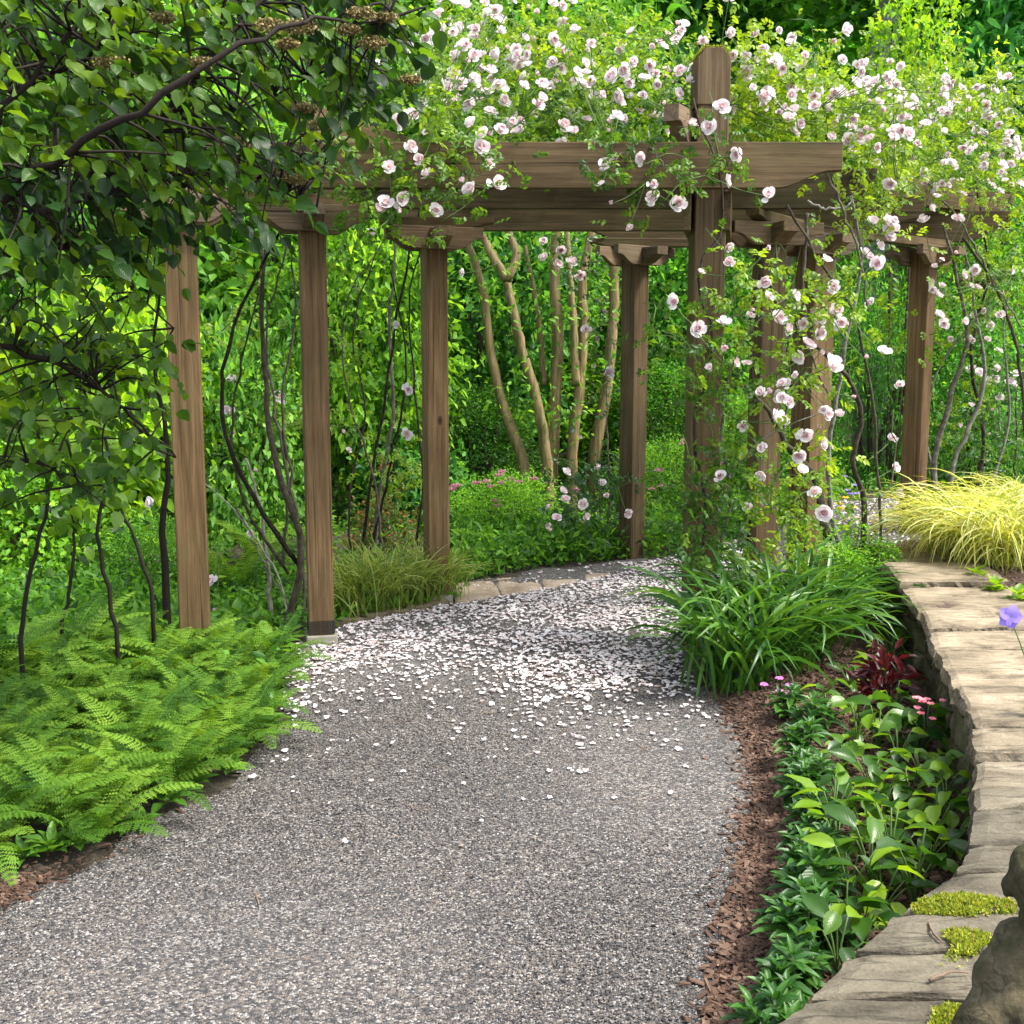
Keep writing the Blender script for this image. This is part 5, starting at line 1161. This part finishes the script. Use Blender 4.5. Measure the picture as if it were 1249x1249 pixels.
for (px, py) in spots:
    p = gpt(px + rng.normal(0, 5), py + rng.normal(0, 4)); t = thing('broad_leaved_plant', p, 'small broad leaved green plant at the foot of the ferns by the path edge' if py > 800 else 'broad leaved green plant around the base of the leftmost post', 'plant', 'broad leaved plants by the path edge' if py > 800 else 'broad leaved plants around the leftmost post')
    o = bpy.data.objects.new('leaves', GP[rng.integers(0, 4)]); COL.objects.link(o); o.parent = t; t.scale = (rng.uniform(.6, 1.1) * (1.25 if py < 800 else .8),) * 3; t.rotation_euler = (0, 0, rng.uniform(0, 6))

# ------------------------------------------------------------------ grasses
def grass(name, label, cat, pts, n, ln, wd, mat, e=(62, 90), dr=(45, 115), spread=.05, group=None, pw=1.5):
    b = np.mean(pts, 0); t = thing(name, b, label, cat, group); mb = MB()
    pts = np.asarray(pts); k = rng.integers(0, len(pts), n); B = pts[k] + np.c_[rng.normal(0, spread, (n, 2)), np.zeros(n)]
    az = rng.uniform(0, 6.283, n); L_ = rng.uniform(ln[0], ln[1], n)
    strips(mb, B, az, L_, np.radians(rng.uniform(e[0], e[1], n)), np.radians(rng.uniform(dr[0], dr[1], n)), rng.uniform(wd[0], wd[1], n), 8, rng.random(n), pw)
    mb.build('blades', M[mat], t); return t
grass('sedge_clump', 'yellow green sedge clump nearest the second post, behind the edging stones', 'sedge', [gpt(430, 752), gpt(455, 748), gpt(445, 742)], 460, (.36, .6), (.0026, .0045), 'sedge', spread=.07)
grass('sedge_clump', 'yellow green sedge clump between the second and third posts', 'sedge', [gpt(480, 744), gpt(495, 738), gpt(470, 735)], 420, (.36, .58), (.0026, .0045), 'sedge', spread=.07)
grass('sedge_clump', 'yellow green sedge clump beside the base of the third post', 'sedge', [gpt(520, 735), gpt(535, 730)], 360, (.34, .56), (.0026, .0045), 'sedge', spread=.07)
dp = [gpt(880, 838), gpt(915, 845), gpt(950, 830), gpt(985, 815), gpt(1000, 790), gpt(940, 800), gpt(900, 810), gpt(965, 785)]
dl = grass('daylily', 'big clump of dark green strappy daylily leaves at the path bend', 'daylily', dp, 620, (.55, .95), (.008, .0135), 'daylily', (58, 88), (70, 150), .07, pw=1.7)
gp = []
for px, py in [(1150, 672), (1180, 682), (1215, 690), (1250, 680), (1200, 660), (1240, 650)]:
    p = gnd(px, py, .47); gp.append((p[0] + .12, p[1] + .12, float(bedz(p[0], p[1])) - .01))
for k, (a, lab) in enumerate([((0, 1), 'mound of golden yellow grass at the far end of the stone wall'), ((2, 4), 'golden yellow grass mound behind the wall, between two others'), ((3, 5), 'golden yellow grass mound at the right edge of the frame')]):
    grass('golden_grass', lab, 'ornamental grass', [gp[i] for i in a], 680, (.48, .84), (.003, .0052), 'goldgrass', (60, 88), (90, 165), .08, pw=1.3)

# ------------------------------------------------------------------ planting bed
VIN = []
for v in range(4):
    mb = MB(); st = MB()
    for b in range(5):
        a = rng.uniform(0, 6.28); tip = np.array([math.cos(a) * .05, math.sin(a) * .05, rng.uniform(.05, .11)]) if b else np.array([0, 0, .12])
        tube(st, smooth_path([(0, 0, 0), tip * .5 + np.array([0, 0, .01]), tip], 5), [.004, .0025], 5, .5)
        for l in range(3):
            m_ = 5; aa = np.linspace(0, 6.283, m_, endpoint=False) + l * .6 + rng.normal(0, .15, m_); e = np.radians(8 + 22 * l) + rng.normal(0, .15, m_); L_ = rng.uniform(.06, .09, m_) * (1 - .2 * l)
            D = np.stack([np.cos(aa) * np.cos(e), np.sin(aa) * np.cos(e), np.sin(e)], -1); Nn = np.stack([-np.cos(aa) * np.sin(e), -np.sin(aa) * np.sin(e), np.cos(e)], -1)
            leaves(mb, TPL_BIG, tip + np.array([0, 0, -.025 + .015 * l]) + D * .004, D, Nn, L_, L_ * .36, rng.uniform(.1, .9, m_))
    VIN.append((mb.mesh('leaves', M['vinca']), st.mesh('stems', M['green_stem'])))
vp = [(965, 862), (990, 885), (985, 915), (972, 940), (980, 965), (990, 995), (985, 1030), (978, 1062), (990, 1090), (975, 1118), (985, 1148), (972, 1178), (965, 1208), (958, 1235), (945, 1262), (1010, 1150), (1005, 1060), (1000, 960)]
for i, (px, py) in enumerate(vp):
    p = gnd(px, py + 12, .06); p[2] = float(lowbed(p[0], p[1]))
    t = thing('periwinkle', p, 'low dark glossy leaved bedding plant in the row along the mulch edge', 'bedding plant', 'dark glossy bedding plants along the mulch edge')
    for m_, nm in zip(VIN[rng.integers(0, 4)], ('leaves', 'stems')):
        o = bpy.data.objects.new(nm, m_); COL.objects.link(o); o.parent = t
    t.scale = (rng.uniform(.9, 1.2),) * 3; t.rotation_euler = (0, 0, rng.uniform(0, 6))
BIG = []
for v in range(5):
    mb = MB(); st = MB(); n_ = rng.integers(9, 13)
    for k in range(n_):
        a = k * 2.4 + rng.normal(0, .3); r_ = rng.uniform(.02, .08); zz = rng.uniform(.07, .22) * (1.05 - r_ * 3)
        b = np.array([math.cos(a) * r_, math.sin(a) * r_, zz]); tube(st, smooth_path([(0, 0, 0), b * [.4, .4, .6], b], 6), [.004, .0025], 5, .6)
        e = R(rng.uniform(-25, 40)); D = np.array([[math.cos(a) * math.cos(e), math.sin(a) * math.cos(e), math.sin(e)]]); Nn = np.array([[-math.cos(a) * math.sin(e), -math.sin(a) * math.sin(e), math.cos(e)]]) + rng.normal(0, .25, (1, 3))
        L_ = rng.uniform(.075, .13); leaves(mb, TPL_BIG, b[None], D, Nn, [L_], [L_ * rng.uniform(.5, .62)], [rng.beta(1.1, 1.5)])
    BIG.append((mb.mesh('leaves', M['bedleaf']), st.mesh('stems', M['green_stem'])))
bp = [(1035, 830), (1062, 818), (1010, 868), (1048, 880), (1085, 800), (1070, 905), (1030, 930), (1020, 975), (1095, 925), (1060, 965), (1130, 905), (1165, 905), (1150, 945), (1110, 985), (1155, 1000), (1050, 1020), (1085, 1050), (1020, 1045), (1130, 1060), (1165, 1040), (1035, 1095), (1075, 1110), (1115, 1095), (1050, 1150), (1020, 1185), (1090, 870), (1125, 960), (1075, 990), (1045, 905), (1140, 1025), (1060, 1075), (1100, 1020), (1015, 1010), (1030, 1140), (1160, 975)]
blab = {(1165, 1040): 'bright green plant with broad cupped leaves under the edge of the wall', (1035, 830): 'leafy plant with silvery green leaves next to the daylily'}
for i, (px, py) in enumerate(bp):
    p = gnd(px, py + 10, .06); p[2] = float(lowbed(p[0], p[1]))
    if p[0] > wall_x(p[1]) - .06: p[0] = wall_x(p[1]) - .06
    t = thing('bedding_plant', p, 'bright green bedding plant with large pointed veined leaves between the wall and the glossy row', 'bedding plant', 'large leaved bedding plants below the wall')
    for m_, nm in zip(BIG[rng.integers(0, 5)], ('leaves', 'stems')):
        o = bpy.data.objects.new(nm, m_); COL.objects.link(o); o.parent = t
    t.scale = (rng.uniform(.7, 1.2),) * 3; t.rotation_euler = (0, 0, rng.uniform(0, 6))
# burgundy plant
p = gnd(1078, 862, .06); p[2] = float(lowbed(p[0], p[1])); t = thing('burgundy_plant', p, 'dark burgundy leaved plant in the bed beside the wall face', 'bedding plant')
mb = MB(); m_ = 110; c = rng.normal(0, .055, (m_, 3)); c[:, 2] = np.abs(c[:, 2]) * 1.6 + .07; L_ = rng.uniform(.05, .085, m_); leaves(mb, TPL_BIG, p + c, unit(np.c_[c[:, :2] * 8, rng.normal(.3, .4, m_)]), rdir(m_, 1.2), L_, L_ * .4, rng.random(m_)); mb.build('leaves', M['redleaf'], t)
st = MB()
for k in range(6): tube(st, smooth_path([p, p + rng.normal(0, .02, 3) + [0, 0, .06], p + rng.normal(0, .04, 3) + [0, 0, .14]], 5), [.004, .002], 5, .4)
st.build('stems', M['bark'], t)
def flowers_on(t, cen, n, r, size, mat, name='flower'):
    for k in range(n):
        c = cen + rng.normal(0, r, 3); mb = MB(); a = np.linspace(0, 6.283, 5, endpoint=False) + rng.uniform(0, 6); e = rng.uniform(.1, .5)
        D = np.stack([np.cos(a) * math.cos(e), np.sin(a) * math.cos(e), np.full(5, math.sin(e))], -1); D = unit(D + np.array([0, -.35, 0])); leaves(mb, TPL_ROUND, np.repeat(c[None], 5, 0), D, np.repeat(unit([[0, -.5, 1]]), 5, 0), size, size * .9, rng.random(5)); mb.build(name, M[mat], t)
p = gnd(1165, 925, .05); p[2] = float(lowbed(min(p[0], wall_x(p[1]) - .08), p[1])); p[0] = min(p[0], wall_x(p[1]) - .08)
t = thing('coral_flowering_plant', p, 'plant topped with coral pink flower cluster against the wall edge', 'flowering plant'); mb = MB(); tube(mb, smooth_path([p, p + [.01, -.01, .12], p + [0, -.02, .24]], 6), [.005, .003], 6); mb.build('stem', M['bark'], t); flowers_on(t, p + [0, -.02, .25], 14, .028, .016, 'coral')
b2 = MB(); leaves(b2, TPL_BIG, np.repeat((p + [0, 0, .1])[None], 8, 0) + rng.normal(0, .03, (8, 3)), rdir(8, .1), rdir(8, 1.5), .1, .055, rng.uniform(0, .4, 8)); b2.build('leaves', M['vinca'], t)
p = gnd(1110, 800, .05); p[2] = float(lowbed(p[0], p[1])); t = thing('coral_flowering_plant', p, 'small pink flower cluster low before the rough wall face', 'flowering plant'); mb = MB(); tube(mb, smooth_path([p, p + [.0, -.01, .1], p + [0, -.02, .2]], 6), [.004, .003], 6); mb.build('stem', M['bark'], t); flowers_on(t, p + [0, -.02, .21], 9, .022, .013, 'coral')
b2 = MB(); leaves(b2, TPL_BIG, np.repeat((p + [0, 0, .1])[None], 8, 0) + rng.normal(0, .03, (8, 3)), rdir(8, .1), rdir(8, 1.5), .09, .05, rng.uniform(0, .6, 8)); b2.build('leaves', M['bedleaf'], t)
p = gnd(948, 862, .05); p[2] = float(lowbed(p[0], p[1])); t = thing('magenta_flower', p, 'magenta flowers at the foot of the daylily clump', 'flower'); mb = MB(); tube(mb, smooth_path([p, p + [0, 0, .06], p + [0, -.01, .12]], 5), [.003, .002], 5); mb.build('stem', M['green_stem'], t); flowers_on(t, p + [.0, -.02, .125], 6, .03, .022, 'magenta')
# violet bell flower above the wall, on a thin stem
p = gnd(1262, 880, .44); t = thing('violet_flower', p, 'single violet five petalled flower on a thin stem above the wall', 'flower'); hd = at(1232, 752, p[1] - .03)
mb = MB(); tube(mb, smooth_path([p, (p + hd) / 2 + [.02, 0, 0], hd], 8), [.003, .002], 5); mb.build('stem', M['green_stem'], t)
mb = MB(); a = np.linspace(0, 6.283, 5, endpoint=False); D = np.stack([np.cos(a), np.full(5, -.25), np.sin(a)], -1); leaves(mb, TPL_ROUND, np.repeat(hd[None], 5, 0), unit(D), np.repeat([[0., -1., .2]], 5, 0), .045, .045, rng.random(5)); mb.build('petals', M['violet'], t)
mb = MB(); leaves(mb, TPL_BIG, np.repeat((p + [0, 0, .05])[None], 7, 0) + np.c_[np.zeros((7, 2)), np.linspace(0, .12, 7)], rdir(7, .3), rdir(7, 1), .07, .035, rng.random(7)); mb.build('leaves', M['ground_leaf'], t)
# pansies behind the lichened canes
p = gpt(1035, 660); t = thing('pansies', p, 'purple and yellow pansies behind the lichen spotted rose canes', 'flower'); c = at(1033, 600, p[1])
mb = MB(); m_ = 70; leaves(mb, TPL_OVAL, p + np.c_[rng.normal(0, .1, (m_, 2)), rng.uniform(0, .3, m_)], rdir(m_, .6), rdir(m_, .8), .06, .03, rng.random(m_)); mb.build('leaves', M['ground_leaf'], t); flowers_on(t, c, 6, .05, .028, 'violet'); flowers_on(t, c - [0.01, 0, .09], 6, .05, .028, 'yellowp')
p = gpt(520, 700); t = thing('pink_flower', p, 'pink blooms at the left foot of the third post', 'flower'); c = at(514, 690, p[1] + .1); mb = MB(); tube(mb, smooth_path([p, (p + c) / 2, c], 5), [.003, .002], 5); mb.build('stem', M['green_stem'], t); flowers_on(t, c, 5, .03, .03, 'magenta')
# seedlings on the raised bed
for px, py, lab in [(1190, 700, 'small yellow green seedling on the mulch above the wall, left one'), (1215, 712, 'yellow green seedling on the mulch above the wall, middle one'), (1242, 722, 'yellow green seedling on the mulch at the right edge of the frame')]:
    p = gnd(px, py, .47); p[2] = float(bedz(p[0], p[1])); t = thing('seedling', p, lab, 'seedling', 'seedlings on the raised bed')
    mb = rosette(7, .05, .09, 40, TPL_ROUND, .75, (.6, 1), 2); m_ = mb.mesh('leaves', M['bedleaf']); o = bpy.data.objects.new('leaves', m_); COL.objects.link(o); o.parent = t

# ------------------------------------------------------------------ moss and twigs on the wall
def moss(pix, n, lab, zt=.0):
    poly = np.array([gnd(a, b, WZ)[:2] for a, b in pix]); q = sample_poly(poly, n, lambda q: np.clip(.55 + 1.3 * np.array([mnoise.fractal(Vector((a * 14, b * 14, 3)), 1, 2, 3) for a, b in q]), .02, 1)); c = poly.mean(0); d = np.linalg.norm((q - c) / (np.ptp(poly, axis=0) / 2), axis=1); k = rng.random(n) < np.clip((1.12 - d) * 2.2, .04, 1); q, d = q[k], d[k]; n = len(q)
    hz = WZ - .001 + .006 * np.array([mnoise.noise(Vector((a * 40, b * 40, 1))) for a, b in q]) + .012 * np.clip(1 - d, 0, 1) + .004 * rng.random(n); P = np.c_[q, hz]; t = thing('moss', (c[0], c[1], WZ), lab, 'moss'); mb = MB()
    leaves(mb, TPL_DIA, P, rdir(n, 1.0), rdir(n), rng.uniform(.007, .014, n), .006, np.clip(rng.normal(.45, .25, n), 0, 1)); mb.build('tufts', M['moss'], t)
moss([(1108, 1112), (1130, 1095), (1180, 1090), (1240, 1100), (1238, 1116), (1180, 1120), (1130, 1116)], 4200, 'largest cushion of yellow green moss on the wall, left of the statue')
moss([(1148, 1140), (1195, 1132), (1215, 1145), (1190, 1165), (1175, 1185), (1140, 1180), (1165, 1160)], 1700, 'thin patchy moss on the big grey slab beside the statue')
moss([(1130, 1275), (1140, 1236), (1175, 1225), (1190, 1260)], 1700, 'moss in the slab joint at the foot of the statue')
for i, (pts, lab) in enumerate([([(1134, 1192), (1155, 1184), (1182, 1183)], 'pale twig lying on the slab beside the statue'), ([(1133, 1122), (1140, 1138), (1150, 1146)], 'short twig lying across the slab joint by the moss'), ([(1150, 1240), (1165, 1238), (1178, 1230)], 'twig in the moss at the bottom of the frame')]):
    P = np.array([gnd(a, b, WZ + .012) for a, b in pts]); P[:, 2] = [WZ + .005, WZ + .009, WZ + .006]
    mb = MB(); tube(mb, smooth_path(P, 9, .0010), [.0032, .0028, .0016], 7, .4, .15); t = mb.build('twig', M['twig'], None, loc=tuple(P[0])); tag(t, lab, 'twig')

# ------------------------------------------------------------------ statue: seated mossy figure
sb = gnd(1296, 1335, WZ); st = thing('statue', sb, 'mossy brown stone statue of a seated figure at the lower right corner', 'statue')
st.location[2] = WZ
bm = bmesh.new(); HX = -.045
def ell(c, r, rot=(0, 0, 0)):
    from mathutils import Matrix, Euler
    mt = Matrix.Translation(c) @ Euler([R(a) for a in rot]).to_matrix().to_4x4() @ Matrix.Diagonal((*r, 1))
    bmesh.ops.create_icosphere(bm, subdivisions=3, radius=1, matrix=mt)
def limb(a, b, ra, rb, n_=7):
    a = Vector(a); b = Vector(b)
    for i in range(n_):
        t = i / (n_ - 1); r_ = ra + (rb - ra) * t; ell(a.lerp(b, t), (r_, r_, r_))
# figure faces the camera's left-front; cross-legged, one hand to the chin
ell((0, .03, .10), (.10, .085, .10)); ell((0, .02, .19), (.085, .066, .10)); ell((0, .015, .255), (.09, .055, .045))
for sx in (-1, 1):
    limb((sx * .05, .0, .07), (sx * .118, -.075, .125), .062, .058); limb((sx * .118, -.075, .125), (sx * .105, -.11, .03), .056, .045); ell((sx * .10, -.14, .018), (.04, .06, .02))
    limb((sx * .085, .01, .26), (sx * .118, -.03, .185), .036, .032)
limb((.118, -.03, .185), (.03, -.11, .17), .03, .024); limb((-.118, -.03, .185), (-.05, -.10, .17), .03, .024)
ell((.02, -.12, .168), (.03, .025, .02)); ell((-.03, -.115, .168), (.03, .025, .02))
limb((0, .01, .28), (HX, 0, .31), .034, .032, 4)
ell((HX, -.005, .365), (.05, .058, .062)); ell((HX, .01, .395), (.06, .062, .05)); ell((HX, -.064, .355), (.010, .014, .017)); ell((HX, -.055, .325), (.022, .016, .014)); ell((HX - .058, 0, .36), (.010, .017, .022)); ell((HX + .058, 0, .36), (.010, .017, .022))
ell((HX - .022, -.056, .372), (.012, .008, .006)); ell((HX + .022, -.056, .372), (.012, .008, .006)); ell((HX, -.058, .336), (.018, .008, .005)); ell((HX, .01, .44), (.026, .026, .02))
from mathutils import Matrix
ell((-.105, -.055, .09), (.072, .08, .10)); ell((-.09, -.03, .14), (.066, .075, .07)); ell((-.07, -.12, .12), (.045, .03, .035)); [limb((-.095 + k * .016, -.135, .128 - k * .004), (-.09 + k * .016, -.15, .085), .009, .008, 4) for k in range(4)]; limb((-.05, .0, .27), (-.10, -.02, .20), .045, .05); limb((-.02, -.005, .27), (HX, -.01, .32), .042, .04)
bmesh.ops.create_cube(bm, size=1, matrix=Matrix.Translation((0, -.02, .005)) @ Matrix.Diagonal((.30, .30, .05, 1)))
tm = bpy.data.meshes.new('tmp'); bm.to_mesh(tm); bm.free(); to = bpy.data.objects.new('tmp', tm); COL.objects.link(to)
md = to.modifiers.new('r', 'REMESH'); md.mode = 'VOXEL'; md.voxel_size = .006; ms_ = to.modifiers.new('s', 'SMOOTH'); ms_.factor = .5; ms_.iterations = 4
dg = bpy.context.evaluated_depsgraph_get(); me = bpy.data.meshes.new_from_object(to.evaluated_get(dg)); bpy.data.objects.remove(to)
for v in me.vertices:
    v.co += v.normal * (mnoise.fractal(v.co * 26, .9, 2.1, 4) * .004 + mnoise.fractal(v.co * 90, .9, 2.1, 3) * .0012)
for p_ in me.polygons: p_.use_smooth = True
me.materials.clear(); me.materials.append(M['statue']); me.name = 'figure'
o = bpy.data.objects.new('figure', me); COL.objects.link(o); o.parent = st; st.rotation_euler = (0, 0, R(-25)); st.scale = (1.04, 1.04, 1.0)
